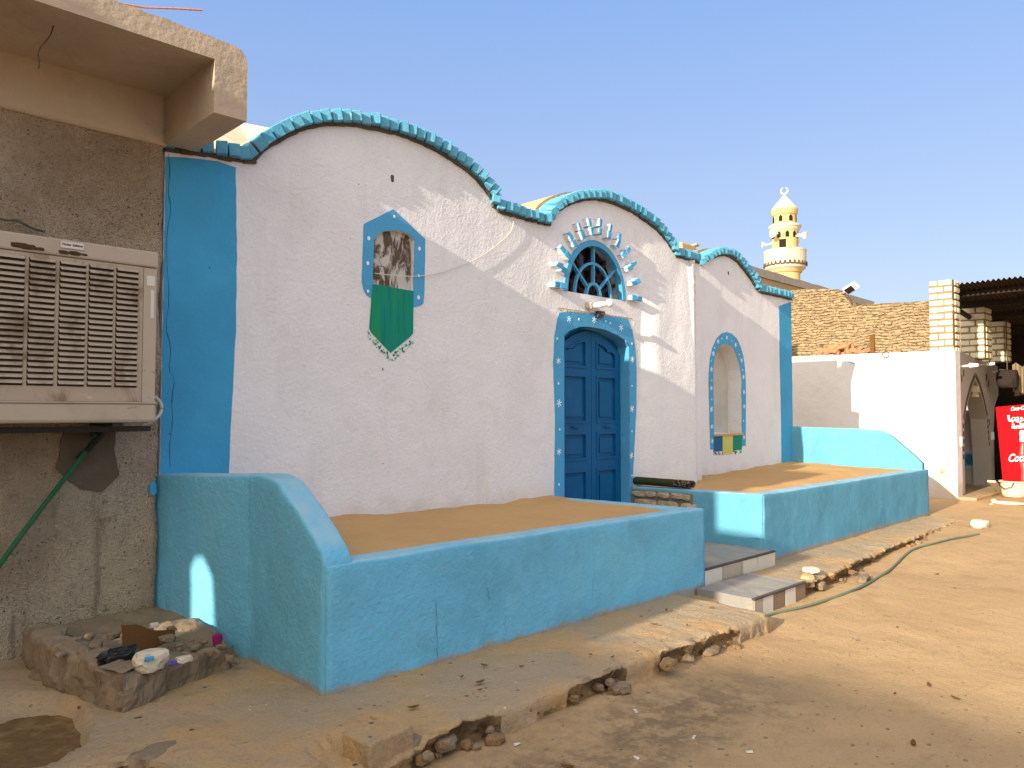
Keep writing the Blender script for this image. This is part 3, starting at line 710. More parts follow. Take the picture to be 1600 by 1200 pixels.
# ------------------------------------------------------------------ terrace walls
def sweep(name, path, th, hf, mat, parent=None, zb=-.25, amp=.007, rr=.022, st=.045):
    """wall along a path (outer line; thickness to the left of travel), height hf(x, y)"""
    pts = []
    for (a, b) in zip(path, path[1:]):
        k = max(1, int(math.dist(a, b)/st)); pts += [Vector((lerp(a[0], b[0], i/k), lerp(a[1], b[1], i/k))) for i in range(k)]
    pts.append(Vector(path[-1])); V, F = [], []; nn = None
    for i, p in enumerate(pts):
        d0 = (p-pts[i-1]).normalized() if i else None; d1 = (pts[i+1]-p).normalized() if i+1 < len(pts) else None
        d0, d1 = d0 or d1, d1 or d0
        n0, n1 = Vector((-d0.y, d0.x)), Vector((-d1.y, d1.x)); nm = (n0+n1).normalized(); nm = nm/max(.4, nm.dot(n0))
        h = hf(p.x, p.y); prof = []
        KZ = 22
        for k in range(KZ): prof.append((0, lerp(zb, h-rr, k/(KZ-1))))
        for k in (30, 60): prof.append((rr*(1-math.cos(R(k))), h-rr+rr*math.sin(R(k))))
        for k in range(5): prof.append((lerp(rr, th-rr, k/4), h+.004*noise.noise(Vector((p.x*5, p.y*5, k)))))
        for k in (60, 30): prof.append((th-rr*(1-math.cos(R(k))), h-rr+rr*math.sin(R(k))))
        for k in range(KZ): prof.append((th, lerp(h-rr, zb, k/(KZ-1))))
        nn = len(prof)
        for o_, z in prof:
            q = p+nm*o_; a = amp*fb(q.x, q.y, z, 3.2, 3)+.35*amp*noise.noise(Vector((q.x*14, q.y*14, z*14)))
            s = -1 if o_ < th/2 else 1
            V.append((q.x+nm.x*a*s*-1, q.y+nm.y*a*s*-1, z+(.5*a if z > h-rr else 0)))
    for i in range(len(pts)-1):
        for j in range(nn-1): F.append((i*nn+j, (i+1)*nn+j, (i+1)*nn+j+1, i*nn+j+1))
    F.append(tuple(range(nn))[::-1]); F.append(tuple(range((len(pts)-1)*nn, len(pts)*nn)))
    bm = bmesh.new(); bm.from_mesh(raw(V, F)); bmesh.ops.recalc_face_normals(bm, faces=bm.faces[:])
    o = obj(name, bm, mat, parent, True)
    for pg in o.data.polygons:
        if len(pg.vertices) > 6: pg.use_smooth = False
    return o
def crackline(name, pix, ax, val, parent, wd=.004):
    bm = bmesh.new(); pts = []
    for (a, b), (c, d) in zip(pix, pix[1:]):
        for k in range(6): t = k/6; pts.append(P(lerp(a, c, t)+random.uniform(-1.2, 1.2), lerp(b, d, t), ax, val))
    side = Vector((1, 0, 0)) if ax == 'y' else Vector((0, 1, 0))
    for i, (a, b) in enumerate(zip(pts, pts[1:])):
        e = side*wd*random.uniform(.3, 1); bm.faces.new([bm.verts.new(v) for v in (a-e, a+e, b+e, b-e)])
    return obj(name, bm, M['crack'], parent)
# left terrace
XO = P(507, 1086, 'z', 0.).x; YFr = P(509, 1087, 'z', 0.).y
XB = P(247, 735, 'y', YF-.1).x
side = sorted([(p.y, p.z) for p in (P(a, b, 'x', XO-.03) for a, b in ((300, 738), (360, 741), (410, 743), (428, 752), (445, 778), (465, 806), (484, 838), (497, 862), (505, 884)))])
XR1 = P(1097, 914, 'z', 0.).x; zr = P(1097, 795, 'y', YFr).z; zl = P(545, 878, 'y', YFr).z
def h1(x, y):
    hf = interp(x, [(XO, zl), (XR1, zr)]); 
    if x < XO+.12 and y > YFr+.02: return max(hf, interp(y, side))
    if y > YFr+.05 and x > XR1-.4: return lerp(zr, .685, (y-YFr)/1.9)
    return hf
t1 = thing('terrace', 'long sky blue terrace wall with a tall curved left shoulder by the cement building', 'terrace')
sweep('side_wall', [(XB+.02, YF+.05), (XO-.018, YFr+.9), (XO-.012, YFr+.007)], .19, h1, M['bench'], t1, amp=.005)
sweep('front_wall', [(XO-.002, YFr), (XR1, YFr)], .19, lambda x, y: interp(x, [(XO, zl), (XR1, zr)]), M['bench'], t1)
sweep('return_wall', [(XR1-.002, YFr+.012), (XR1-.04, YF+.06)], .19, lambda x, y: lerp(zr-.003, .682, (y-YFr)/1.9), M['bench'], t1)
crackline('paint_crack', [(681, 935), (683, 990), (684, 1034)], 'y', YFr-.009, t1, .0018)
crackline('paint_crack', [(762, 918), (765, 940)], 'y', YFr-.009, t1, .0022)
# right terrace
X20, Y20 = P(1194, 880, 'z', 0.).x, P(1194, 880, 'z', 0.).y
X21, Y21 = P(1452, 804, 'z', 0.).x, P(1452, 804, 'z', 0.).y
z2a, z2b = P(1194, 773, 'y', Y20).z, P(1450, 733, 'y', Y21).z
XE = prof2[-1][0]+.05
side2 = sorted([(p.y, p.z) for p in (P(a, b, 'x', X21-.1) for a, b in ((1449, 731), (1430, 712), (1408, 692), (1392, 678), (1380, 672), (1340, 669), (1280, 667), (1240, 665)))])
def h2(x, y):
    if x > X21-.9 and y > Y21+.005: return max(z2b, interp(y, side2))
    if x < X20+.3 and y > Y20+.02: return lerp(z2a, .70, (y-Y20)/1.8)
    return interp(x, [(X20, z2a), (X21, z2b)])
t2 = thing('terrace', 'sky blue terrace wall right of the entrance steps with a slanting right end', 'terrace')
sweep('side_wall', [(X20-.03, YF+.0), (X20-.012, Y20+.007)], .2, lambda x, y: lerp(z2a-.003, .70, (y-Y20)/1.8), M['benchB'], t2, amp=.004)
sweep('front_wall', [(X20-.002, Y20), (X21, Y21)], .2, lambda x, y: interp(x, [(X20, z2a), (X21, z2b)]), M['benchB'], t2, amp=.005)
sweep('return_wall', [(X21-.008, Y21+.05), (XE+.06, YR+.3)], .2, h2, M['benchB'], t2, amp=.004)
# unpainted stone stretch on its flank
bm = bmesh.new(); ya, yb = P(1083, 780, 'x', X20-.02).y, P(987, 770, 'x', X20-.02).y
box(bm, X20-.035, X20+.05, ya, YF-.02, .1, .668, 1)
for zc, hh, xsn in ((.27, .10, ((0, .30), (.33, .31), (.68, .22), (.92, .2))), (.625, .042, ((.0, .26), (.25, .18), (.48, .2), (.72, .22), (.93, .12))), (.485, .115, ((.06, .40), (.50, .36), (.90, .26)))):
    for t, wd in xsn:
        yy = lerp(YF-.06, ya+.06, t)-wd*.3
        rock(bm, (X20-.03, yy, zc+random.uniform(-.01, .01)), (.055, wd*.5, hh), int(t*50+zc*90), .35, 3)
obj('bare_stones', bm, [M['rubblepale'], M['graymortar']], t2)

def sandfill(name, x0, x1, y0, y1, fn, label):
    xs = axis(x0, x1, .06, [], [x1]); ys = axis(y0, y1, .06, [], [y1])
    o = grid(name, xs, ys, fn, M['sand']); tag(o, label, 'sand', None, 'stuff'); return o
def sz1(x, y):
    t = clamp((YF-y)/1.7)
    return lerp(interp(x, [(2.2, .745), (3.2, .735), (4.3, .70), (5.2, .68), (6.2, .70)])+.022*fb(x, 4, 0, 2.6, 3), interp(x, [(2.2, zl-.035), (6.2, zr-.03)]), t**.8)+.012*fb(x, y, 2, 2.2, 4)
sandfill('sand_fill', XO+.09, XR1-.1, YFr+.09, YF+.05, sz1, 'orange brown sand filling the left terrace against the white wall')
def sz2(x, y):
    t = clamp((YR-y)/2.)
    return lerp(interp(x, [(8, .655), (9.2, .66), (10, .70), (11.4, .735), (12.8, .76)])+.025*fb(x, 8, 0, 1.7, 3), interp(x, [(7.6, z2a-.03), (13, z2b-.02)]), t**.7)+.018*fb(x, y, 6, 1.6, 4)
sandfill('sand_fill', X20+.1, X21-.08, Y20+.09, YR+.05, sz2, 'sunlit sand filling the right terrace below the niche')

# rolled carpet on the flank of the right terrace
ca, cb = P(1081, 757, 'x', X20+.07), P(990, 755, 'x', X20+.07)
car = thing('rolled_carpet', 'rolled dark green carpet lying on the terrace wall beside the door', 'carpet', (X20+.08, ca.y, h2(X20, 5)+.004))
def roll(y0, y1):
    V, F = [], []; tn = 60; prof = []
    for i in range(tn+1):
        t = i/tn; a = t*2*math.pi*2.6+.6; r = lerp(.022, .062, t); prof.append((r*1.35*math.cos(a), .052+.82*r*math.sin(a)))
    prof2_ = [(x*.91, .052+(z-.052)*.91-.002) for x, z in prof]; loop = prof+prof2_[::-1]; n = len(loop); K = 10
    for k in range(K+1):
        for x, z in loop: V.append((x+.006*noise.noise(Vector((k*.5, 0, 0))), lerp(y0, y1, k/K), z+.003*noise.noise(Vector((k, 3, 0)))))
    for k in range(K):
        for i in range(n): F.append((k*n+i, k*n+(i+1) % n, (k+1)*n+(i+1) % n, (k+1)*n+i))
    for i in range(tn):
        F.append((i, i+1, n-2-i, n-1-i)); o = K*n; F.append((o+i, o+n-1-i, o+n-2-i, o+i+1))
    bm = bmesh.new(); bm.from_mesh(raw(V, F)); bmesh.ops.recalc_face_normals(bm, faces=bm.faces[:]); return bm
L = cb.y-ca.y
obj('plain_length', roll(.27*L, L), M['carpet'], car, True); obj('patterned_end', roll(0, .268*L), M['carpetpat'], car, True)

# ------------------------------------------------------------------ entrance steps
def stepthing(name, label, x0, x1, y0, y1, zt, zb, seq):
    t = thing(name, label, 'step'); bm = bmesh.new(); box(bm, x0, x1, y0+.012, y1, zb, zt, 0)
    bmesh.ops.subdivide_edges(bm, edges=bm.edges[:], cuts=10, use_grid_fill=True)
    for v in bm.verts: v.co.z += .004*noise.noise(v.co*4)
    obj('tread', bm, M['stepcem'], t); bm = bmesh.new(); box(bm, x0-.003, x1+.003, y0-.008, y0+.025, zt-.012, zt+.006, 0, .004)
    for v in bm.verts: v.co.z += .004*noise.noise(v.co*6)
    obj('nosing', bm, M['mortar'], t)
    x = x0; tot = sum(s for s, _ in seq)
    for s, mk in seq:
        wd = s/tot*(x1-x0); bm = bmesh.new(); box(bm, x+.003, x+wd-.003, y0+random.uniform(-.002, .002), y0+.011, zb, zt-.014+random.uniform(-.004, 0), 0, .002)
        obj('riser_tile', bm, M[mk], t); x += wd
stepthing('entrance_step', 'upper entrance step with white tiled riser between the blue terraces', XR1+.004, X20-.012, YFr+.0, YF+.3, .148, -.02, [(1, 'tilewhite'), (1.15, 'tilegrey'), (.1, 'tilegrey'), (.95, 'tilewhite'), (1.2, 'tilewhite')])
s0, s1 = P(1188, 936, 'z', 0.), P(1255, 909, 'z', 0.)
stepthing('entrance_step', 'lower entrance step with grey, brown and white tiles at street level', s0.x-.06, s1.x, (s0.y+s1.y)/2, YFr-.02, .004, -.2, [(1, 'tilegrey'), (1.2, 'tilewhite'), (1.5, 'tilebrown'), (1.3, 'tilewhite'), (1.3, 'tilebrown')])

# ------------------------------------------------------------------ neighbouring building on the left
YL = YF-.05
XLE = P(248, 600, 'y', YL).x
ZST = P(108, 194, 'y', YL).z
left = thing('cement_building', 'unfinished cement building at the left edge with an overhanging roof slab', 'building')
def panelwall(name, x0, x1, z0, z1, Y, th, mat, parent, st=.06, amp=.012, edge=.02):
    """front sheet with relief and a ragged right edge, closed behind by a plain body"""
    nx, nz = int((x1-x0)/st), int((z1-z0)/st); V, F = [], []
    for i in range(nx+1):
        for j in range(nz+1):
            x, z = lerp(x0, x1, i/nx), lerp(z0, z1, j/nz)
            e = edge*noise.noise(Vector((3, z*2.3, 1)))+edge*.6*noise.noise(Vector((3, z*9, 1))) if i == nx else 0
            V.append((x+e, Y+amp*fb(x, 0, z, 1.8, 4)+amp*.4*noise.noise(Vector((x*11, 3, z*11))), z))
    n = nz+1
    for i in range(nx):
        for j in range(nz): F.append((i*n+j, (i+1)*n+j, (i+1)*n+j+1, i*n+j+1))
    k = len(V)
    for j in range(n): V.append((V[nx*n+j][0], Y+th, V[nx*n+j][2]))
    for j in range(nz): F.append((nx*n+j, k+j, k+j+1, nx*n+j+1))
    k2 = len(V)
    for i in range(nx+1): V.append((V[i*n][0], Y+th, z0))
    for i in range(nx): F.append((i*n, k2+i, k2+i+1, (i+1)*n))
    o = obj(name, raw(V, F), mat, parent, True); return o
panelwall('rough_wall', -5.6, XLE, -.3, ZST+.05, YL, .12, M['spray'], left, .05, .016, .016)
panelwall('smooth_wall', -5.6, XLE+.02, ZST, 4.0, YL-.022, .06, M['smoothcem'], left, .05, .004, .004)
bm = bmesh.new(); box(bm, -5.6, XLE-.03, YL+.03, 12, -.3, 4.02); obj('body', bm, M['smoothcem'], left)
# roof overhang: slab with deep side beam
c0 = P(262, 228, 'y', YL); zb = c0.z
c1 = P(385, 190, 'z', zb); c2 = P(335, 175, 'z', zb)
xo, xi, yo = c1.x, c2.x, (c1.y+c2.y)/2
zs = P(335, 92, 'y', yo).z; zt = P(386, 78, 'y', yo).z
bm = bmesh.new()
front = [(xi, zb), (xo, zb)]+[(xo, zt-.10), (xo-.012, zt-.05), (xo-.04, zt-.015), (xo-.09, zt)]
top = []
x = xo-.14
while x > -5.6:
    top.append((x, zt+.0+.018*noise.noise(Vector((x*5, 0, 3)))+.010*noise.noise(Vector((x*17, 0, 3)))+.05*clamp((xo-x)/1.5))); x -= .035
loop = front+top+[(-5.6, zt+.05), (-5.6, zs), (xi, zs)]
prism(bm, [loop], lambda u, v, d: (u, d, v), yo, YL-.018)
ov = obj('roof_overhang', bm, M['smoothcem'], left)
bm = bmesh.new(); pa, pb = P(226, 12, 'y', yo+.12), P(316, 16, 'y', yo+.02)
tube(bm, [pa-Vector((.15, -.02, .02)), pa, pa.lerp(pb, .5)+Vector((0, 0, .003)), pb], .006, 6); obj('steel_bar', bm, M['terracotta'], ov)
bm = bmesh.new()
tube(bm, smoothline([P(a, b, 'y', yo+.25) for a, b in ((88, -12), (86, 15), (84, 40), (78, 58), (64, 72), (59, 84), (62, 96), (60, 107))], 2), .004, 6)
tag(obj('hanging_wire', bm, M['mortar']), 'thin bent wire hanging from the cement roof overhang', 'wire')
# damp patch and blue splash on the wall
def sheet(name, pix, Y, mat, parent, amp=.015, proud=.004):
    bm = bmesh.new(); lp = wobble(pl(pix, Y), amp, .03); prism(bm, [lp], wallmap(Y), -proud, .03); return obj(name, bm, mat, parent)
sheet('damp_patch', [(88, 735), (95, 690), (100, 668), (180, 668), (178, 700), (187, 742), (175, 757), (160, 768), (125, 765), (106, 752)], YL-.012, M['damp'], left)
sheet('paint_splash', [(234, 757), (239, 752), (244, 756), (244, 770), (239, 775), (234, 770)], YL-.012, M['strip'], left, .003)
# desert cooler
YA = YL-.52
ax1, az0, az1 = P(243, 655, 'y', YA).x, P(240, 660, 'y', YA).z, P(243, 394, 'y', YA).z
ax0 = ax1-1.16
cool = thing('air_cooler', 'large beige evaporative air cooler with rusty louvres on the cement wall', 'air cooler', ((ax0+ax1)/2, YL, az0))
cool.location = (0, 0, 0)
zc = P(243, 419, 'y', YA).z; ztr = P(240, 630, 'y', YA).z
bm = bmesh.new(); box(bm, ax0+.01, ax1-.012, YA+.02, YL-.01, az0+.02, az1-.02); obj('body', bm, M['cooler'], cool)
bm = bmesh.new(); box(bm, ax0, ax1, YA-.012, YL-.02, zc, az1, 0, .012); obj('top_cap', bm, M['cooler'], cool)
bm = bmesh.new(); box(bm, ax0, ax1, YA-.018, YL-.02, az0, ztr, 0, .02); box(bm, ax0, ax1, YA-.024, YA, ztr-.004, ztr+.006, 0, .002); obj('water_tray', bm, M['cooler'], cool)
xp = P(222, 520, 'y', YA).x
bm = bmesh.new(); box(bm, xp+.004, ax1-.006, YA, YA+.03, ztr+.006, zc-.004, 0, .003); obj('corner_post', bm, M['cooler'], cool)
bm = bmesh.new(); box(bm, ax0+.006, ax0+.07, YA, YA+.03, ztr+.006, zc-.004, 0, .003); obj('corner_post', bm, M['cooler'], cool)
px0_ = ax0+.075; lz1, lz0 = P(120, 407, 'y', YA).z-.01, P(120, 604, 'y', YA).z
cols = [P(a, 500, 'y', YA).x for a in (0, 37, 43, 85, 91, 133, 137, 176, 180, 215)]
colpairs = list(zip(cols[0::2], cols[1::2])); wd = colpairs[0][1]-colpairs[0][0]
colpairs = [(colpairs[0][1]-.176, colpairs[0][1])]+colpairs[1:]; xk = colpairs[0][0]-.026; colpairs = [(xk-.17, xk)]+colpairs
bm = bmesh.new()
holes = [[(a, lz0), (b, lz0), (b, lz1), (a, lz1)] for a, b in colpairs if a > px0_]
prism(bm, [[(px0_, ztr+.008), (xp, ztr+.008), (xp, zc-.004), (px0_, zc-.004)]]+holes, wallmap(YA), -.004, .012)
NL = 22
for a, b in colpairs:
    if a <= px0_: continue
    for j in range(NL):
        z0 = lerp(lz0, lz1, j/NL); h = (lz1-lz0)/NL; sg = []
        for k in range(5):
            t = k/4; sg.append((YA-.004-.015*math.sin(t*math.pi*.5), z0+h*(.98-.62*t)))
        Vv = [[bm.verts.new((x+(.006 if x == a else -.006)*(k/4), y, z)) for k, (y, z) in enumerate(sg)] for x in (a, b)]
        for k in range(4): bm.faces.new((Vv[0][k], Vv[0][k+1], Vv[1][k+1], Vv[1][k]))
pn = obj('louvre_panel', bm, M['louvre'], cool)
bm = bmesh.new(); box(bm, px0_, xp, YA+.013, YA+.016, ztr+.01, zc-.01); obj('dark_backing', bm, M['louvredark'], pn)
bp = P(113, 384, 'y', YA-.014); bm = bmesh.new(); box(bm, bp.x-.062, bp.x+.062, YA-.018, YA-.012, bp.z-.02, bp.z+.02, 0, .002); bd = obj('badge', bm, M['sticker'], cool)
me = text_mesh('Nolar Saltine', .021, 0, .0006, .0005); bl = obj('lettering', me, M['ink'], bd)
for v in me.vertices: v.co = Vector((bp.x+v.co.x, YA-.0185-v.co.z, bp.z+.003+v.co.y))
for (a, b, c, d) in ((229, 432, 242, 446), (235, 454, 241, 497)):
    p, q_ = P(a, d, 'y', YA), P(c, b, 'y', YA); bm = bmesh.new(); box(bm, p.x, min(q_.x, ax1-.008), YA-.003, YA+.002, p.z, q_.z); st_ = obj('sticker', bm, M['sticker'], cool)
# sludge of rust on the cap
bm = bmesh.new()
for grp in (((30, 383, .05), (45, 386, .05), (62, 389, .03)), ((100, 394, .035), (118, 396, .04), (132, 398, .02))):
    bm = bmesh.new()
    for (a, b, s) in grp:
        p = P(a, b, 'y', YA-.014); rock(bm, (p.x, YA-.012, p.z), (s, .008, s*.42), int(a), .5, 2)
    obj('rust_crust', bm, M['rust'], cool)
bm = bmesh.new(); tube(bm, smoothline([P(a, b, 'y', YA+.1) for a, b in ((236, 619), (246, 622), (253, 632), (252, 645), (243, 655), (232, 661), (222, 663))], 2), .011, 8); obj('drain_loop', bm, M['hosewhite'], cool)
bm = bmesh.new(); tube(bm, smoothline([P(a, b, 'y', YL-.06) for a, b in ((0, 342), (12, 345), (22, 343), (38, 350), (52, 358), (70, 362))], 1), .008, 6); obj('cable', bm, M['mortar'], cool)
# bracket below it and the slanting drain pipe
br = thing('cooler_bracket', 'black steel bracket carrying the beige air cooler', 'bracket')
bz = P(235, 668, 'y', YL-.25).z
bm = bmesh.new(); box(bm, ax0-.2, P(234, 668, 'y', YL-.25).x, YL-.27, YL-.22, bz-.025, bz+.012); obj('rail', bm, M['steel'], br)
for xx in (P(160, 670, 'y', YL-.2).x, ax0+.2):
    bm = bmesh.new(); tube(bm, [(xx+.01, YL-.02, bz-.05), (xx, YL-.26, bz-.022)], .02, 6); tube(bm, [(xx-.09, YL-.03, bz-.2), (xx, YL-.24, bz-.03)], .018, 6); box(bm, xx-.03, xx+.03, YL-.5, YL-.02, bz+.014, az0-.002); obj('strut', bm, M['steel'], br)
bm = bmesh.new(); tube(bm, smoothline([P(150, 676, 'y', YL-.12), P(145, 690, 'y', YL-.1), P(132, 708, 'y', YL-.09), P(60, 800, 'y', YL-.10), P(-8, 892, 'y', YL-.11), P(-40, 940, 'y', YL-.11)], 2), .016, 8)
tag(obj('drain_pipe', bm, M['pipegreen']), 'thin green drain pipe slanting down the cement wall below the cooler', 'pipe')

# ------------------------------------------------------------------ rubble ring at the foot of the wall
ringt = thing('rubble_planter', 'low broken cement ring heaped with rubble against the left wall', 'planter')
pB = P(190, 1117, 'z', .015); pA = P(62, 1072, 'z', .03); pC = P(352, 1042, 'z', .02)
def rim(path, hs, th, seed):
    P2, H2 = [], []
    for (a, b), (ha, hb) in zip(zip(path, path[1:]), zip(hs, hs[1:])):
        n = int((b-a).length/.02)
        for i in range(n): P2.append(a.lerp(b, i/n)); H2.append(lerp(ha, hb, i/n))
    P2.append(path[-1]); H2.append(hs[-1]); V, F = [], []; N_ = len(P2)
    for i, (p, h) in enumerate(zip(P2, H2)):
        d0 = (P2[max(i, 1)]-P2[max(i, 1)-1]).normalized(); d1 = (P2[min(i+1, N_-1)]-P2[min(i+1, N_-1)-1]).normalized()
        n0, n1 = Vector((d0.y, -d0.x, 0)), Vector((d1.y, -d1.x, 0)); nrm = (n0+n1).normalized(); nrm = nrm/max(.5, nrm.dot(n0))
        t = i*.02; h = h+.024*fb(p.x, p.y, seed, 6, 4)+.022*noise.noise(Vector((t*6, seed, 0)))
        if noise.noise(Vector((t*4.2, seed+5, 0))) > .42: h -= .035
        pr = [(0, z) for z in (-.12, -.05, 0, .03, .06, .09, .12)]+[(0, h-.03), (.012, h-.008), (.04, h), (th/2, h+.004), (th-.04, h), (th-.01, h-.01), (th, h-.04), (th, 0), (th, -.12)]
        m = len(pr)
        for ox, oz in pr:
            q = p-nrm*ox+Vector((0, 0, oz)); f = .034*fb(q.x, q.y, q.z, 7, 5)+.013*noise.noise(q*24)
            V.append(q+nrm*f*(1 if ox < th/2 else -1)+Vector((0, 0, f*.6 if oz > .1 else 0)))
    for i in range(N_-1):
        for k in range(m-1): F.append((i*m+k, (i+1)*m+k, (i+1)*m+k+1, i*m+k+1))
    F.append(tuple(range(m))); F.append(tuple(range((N_-1)*m, N_*m)))
    bm = bmesh.new(); bm.from_mesh(raw(V, F)); bmesh.ops.recalc_face_normals(bm, faces=bm.faces[:]); return bm
obj('rim', rim([pA+Vector((.02, .45, 0)), pA+Vector((0, .02, 0)), pB, pC+Vector((.05, .0, 0))], [.24, .25, .215, .13], .18, 3), M['rubble'], ringt, False)
def fillz(x, y): return .135+.08*clamp((y-4.7))+.035*fb(x, y, 0, 5, 5)
gx = [1.22+i*.035 for i in range(28)]; gy = [4.55+i*.035 for i in range(34)]
V = []; F = []
for i, x in enumerate(gx):
    for j, y in enumerate(gy):
        yy = max(y, lerp(pB.y+.1, pC.y+.1, (x-pB.x)/(pC.x-pB.x))); xx = max(x, lerp(pB.x+.10, pA.x+.22, clamp((yy-pB.y)/(pA.y-pB.y)))); V.append((xx, yy, fillz(xx, yy)))
n = len(gy)
for i in range(len(gx)-1):
    for j in range(n-1): F.append((i*n+j, (i+1)*n+j, (i+1)*n+j+1, i*n+j+1))
obj('earth_fill', raw(V, F), M['rubble'], ringt, False)
def stone(name, pix, z, s, mat, label, cat, seed, group=None, rough=.35, rotz=0., sub=3):
    p = P(pix[0], pix[1], 'z', z); bm = bmesh.new(); rock(bm, (0, 0, 0), s, seed, rough, sub, 0, 1, rotz)
    o = obj(name, bm, mat); o.location = p; tag(o, label, cat, group); return o
ws = stone('white_rock', (234, 1032), .24, (.105, .07, .075), M['whitestone'], 'cream limestone lump with a blue paint mark on the rubble rim', 'rock', 4)
bm = bmesh.new(); rock(bm, (.0, 0, 0), (.03, .012, .017), 9, .5, 2); o = obj('paint_mark', bm, M['frameblue'], ws); o.location = RT*.025-FW*.062+Vector((0, 0, .03))
stone('white_rock', (288, 1030), .225, (.05, .03, .022), M['whitestone'], 'small flat pale stone on the rim right of the paint marked lump', 'rock', 8)
RB = 'grey brown rubble stones in the planter'
for i, (a, b, z, s) in enumerate(((262, 998, .235, .055), (232, 985, .25, .035), (280, 1010, .2, .035), (330, 1018, .185, .05), (345, 1010, .16, .035), (306, 1012, .19, .035), (150, 1008, .24, .05), (128, 1018, .25, .045), (110, 1010, .26, .05), (268, 982, .25, .032), (178, 993, .27, .045), (357, 1028, .12, .04), (368, 1034, .06, .03), (208, 990, .27, .04), (95, 1022, .26, .035), (140, 995, .27, .04), (318, 1003, .19, .03), (295, 1000, .21, .03), (165, 1018, .22, .03), (120, 1000, .28, .03))):
    stone('rubble_stone', (a, b), z, (s*random.uniform(.9, 1.3), s*.8, s*random.uniform(.5, .75)), M['rubble'], 'rough grey brown stone lying in the rubble heap by the left wall', 'rock', 20+i, RB, .5, i*.7, 2)
stone('white_rock', (241, 977), .3, (.03, .022, .018), M['whitestone'], 'tiny white stone in the back corner of the rubble heap', 'rock', 31)
bm = bmesh.new(); b0 = P(190, 1022, 'z', .18)
brd = thing('broken_board', 'rusty brown broken board stuck in the rubble heap', 'board', b0)
V2 = [(0, .0), (.0, .17), (.10, .15), (.20, .09), (.36, .06), (.35, -.06)]
prism(bm, [wobble(V2, .006, .03)], lambda u, v, d: (u*.93, -.04+u*.28+d+v*.25, v), 0, .014); obj('sheet', bm, M['brownboard'], brd)
bm = bmesh.new(); rock(bm, (0, 0, 0), (.13, .08, .06), 13, .6, 4)
for v in bm.verts: v.co += .012*Vector((noise.noise(v.co*30), noise.noise(v.co*34+Vector((4, 0, 0))), noise.noise(v.co*31)))
o = obj('plastic_bag', bm, M['binbag']); o.location = P(184, 1028, 'z', .235); tag(o, 'crumpled black plastic bag in the rubble heap', 'bag')
bm = bmesh.new(); rock(bm, (0, 0, 0), (.035, .02, .05), 17, .4, 2); o = obj('cloth_scrap', bm, M['purple']); o.location = P(340, 1000, 'z', .2); tag(o, 'small magenta cloth scrap beside the blue terrace wall', 'scrap')
bm = bmesh.new(); rock(bm, (0, 0, 0), (.035, .025, .015), 19, .5, 2); rock(bm, (.03, -.012, .008), (.015, .012, .01), 21, .5, 2, 1); o = obj('wrapper', bm, [M['violet'], M['lettering']]); o.location = P(271, 1036, 'z', .215); tag(o, 'crumpled violet and white wrapper right of the cream lump', 'wrapper')
# damp hollow in the pavement
bm = bmesh.new(); hv = []
for i in range(40):
    a = i/40*2*math.pi; r = 1+.06*noise.noise(Vector((math.cos(a)*2, math.sin(a)*2, 0))); hv.append(bm.verts.new((.90+.40*r*math.cos(a), 4.55+.44*r*math.sin(a), -.048)))
bm.faces.new(hv); structure(obj('damp_hollow', bm, M['wetsoil']))
# loose kerb pieces
for nm, pix, z, s, rz, mat, lab in (('kerb_block', (592, 1166), -.03, (.145, .10, .085), .12, 'paving', 'square loose cement block sitting in the broken kerb'),):
    p = P(*pix, 'z', z); bm = bmesh.new(); box(bm, -s[0], s[0], -s[1], s[1], -s[2], s[2], 0, .012)
    bmesh.ops.subdivide_edges(bm, edges=bm.edges[:], cuts=3, use_grid_fill=True)
    for v in bm.verts: v.co += .008*Vector((noise.noise(v.co*14), noise.noise(v.co*13+Vector((5, 0, 0))), noise.noise(v.co*12+Vector((0, 5, 0)))))
    o = obj(nm, bm, M[mat]); o.location = p; o.rotation_euler.z = rz; tag(o, lab, 'kerb stone')
stone('kerb_rubble', (648, 1160), -.05, (.06, .05, .04), M['rubble'], 'small grey stone wedged right of the loose kerb block', 'rock', 41)
stone('kerb_rubble', (240, 1192), -.06, (.16, .10, .09), M['rubble'], 'large broken cement lump at the bottom left of the kerb', 'rock', 43, rotz=.5)
stone('white_rock', (1267, 891), .035, (.085, .10, .032), M['whitestone'], 'flat white stone on the pavement just right of the tiled steps', 'rock', 51, rotz=.5)
stone('kerb_rubble', (1262, 906), -.03, (.15, .08, .07), M['mud'], 'yellowish broken stone at the right end of the lower step', 'rock', 53, rotz=.4)
stone('kerb_rubble', (1282, 915), -.09, (.06, .05, .05), M['rubble'], 'brown stone lump fallen below the yellowish kerb stone', 'rock', 55)
stone('kerb_rubble', (1350, 904), -.10, (.17, .06, .045), M['rubble'], 'long flat broken kerb piece lying beside the hose', 'rock', 57, rotz=.2)
stone('white_rock', (1531, 819), .03, (.15, .13, .075), M['whitestone'], 'pale boulder alone on the street near the end of the kerb', 'rock', 59, rough=.2)
for i, (a, b) in enumerate(((1128, 978), (1142, 970), (1153, 972), (1165, 965), (1118, 985))):
    stone('kerb_rubble', (a, b), -.09, (.05, .04, .05), M['rubble'], 'small cement lump broken out of the kerb left of the steps', 'rock', 61+i, 'lumps broken from the kerb by the steps')
KG = 'crumbled lumps along the broken kerb face'
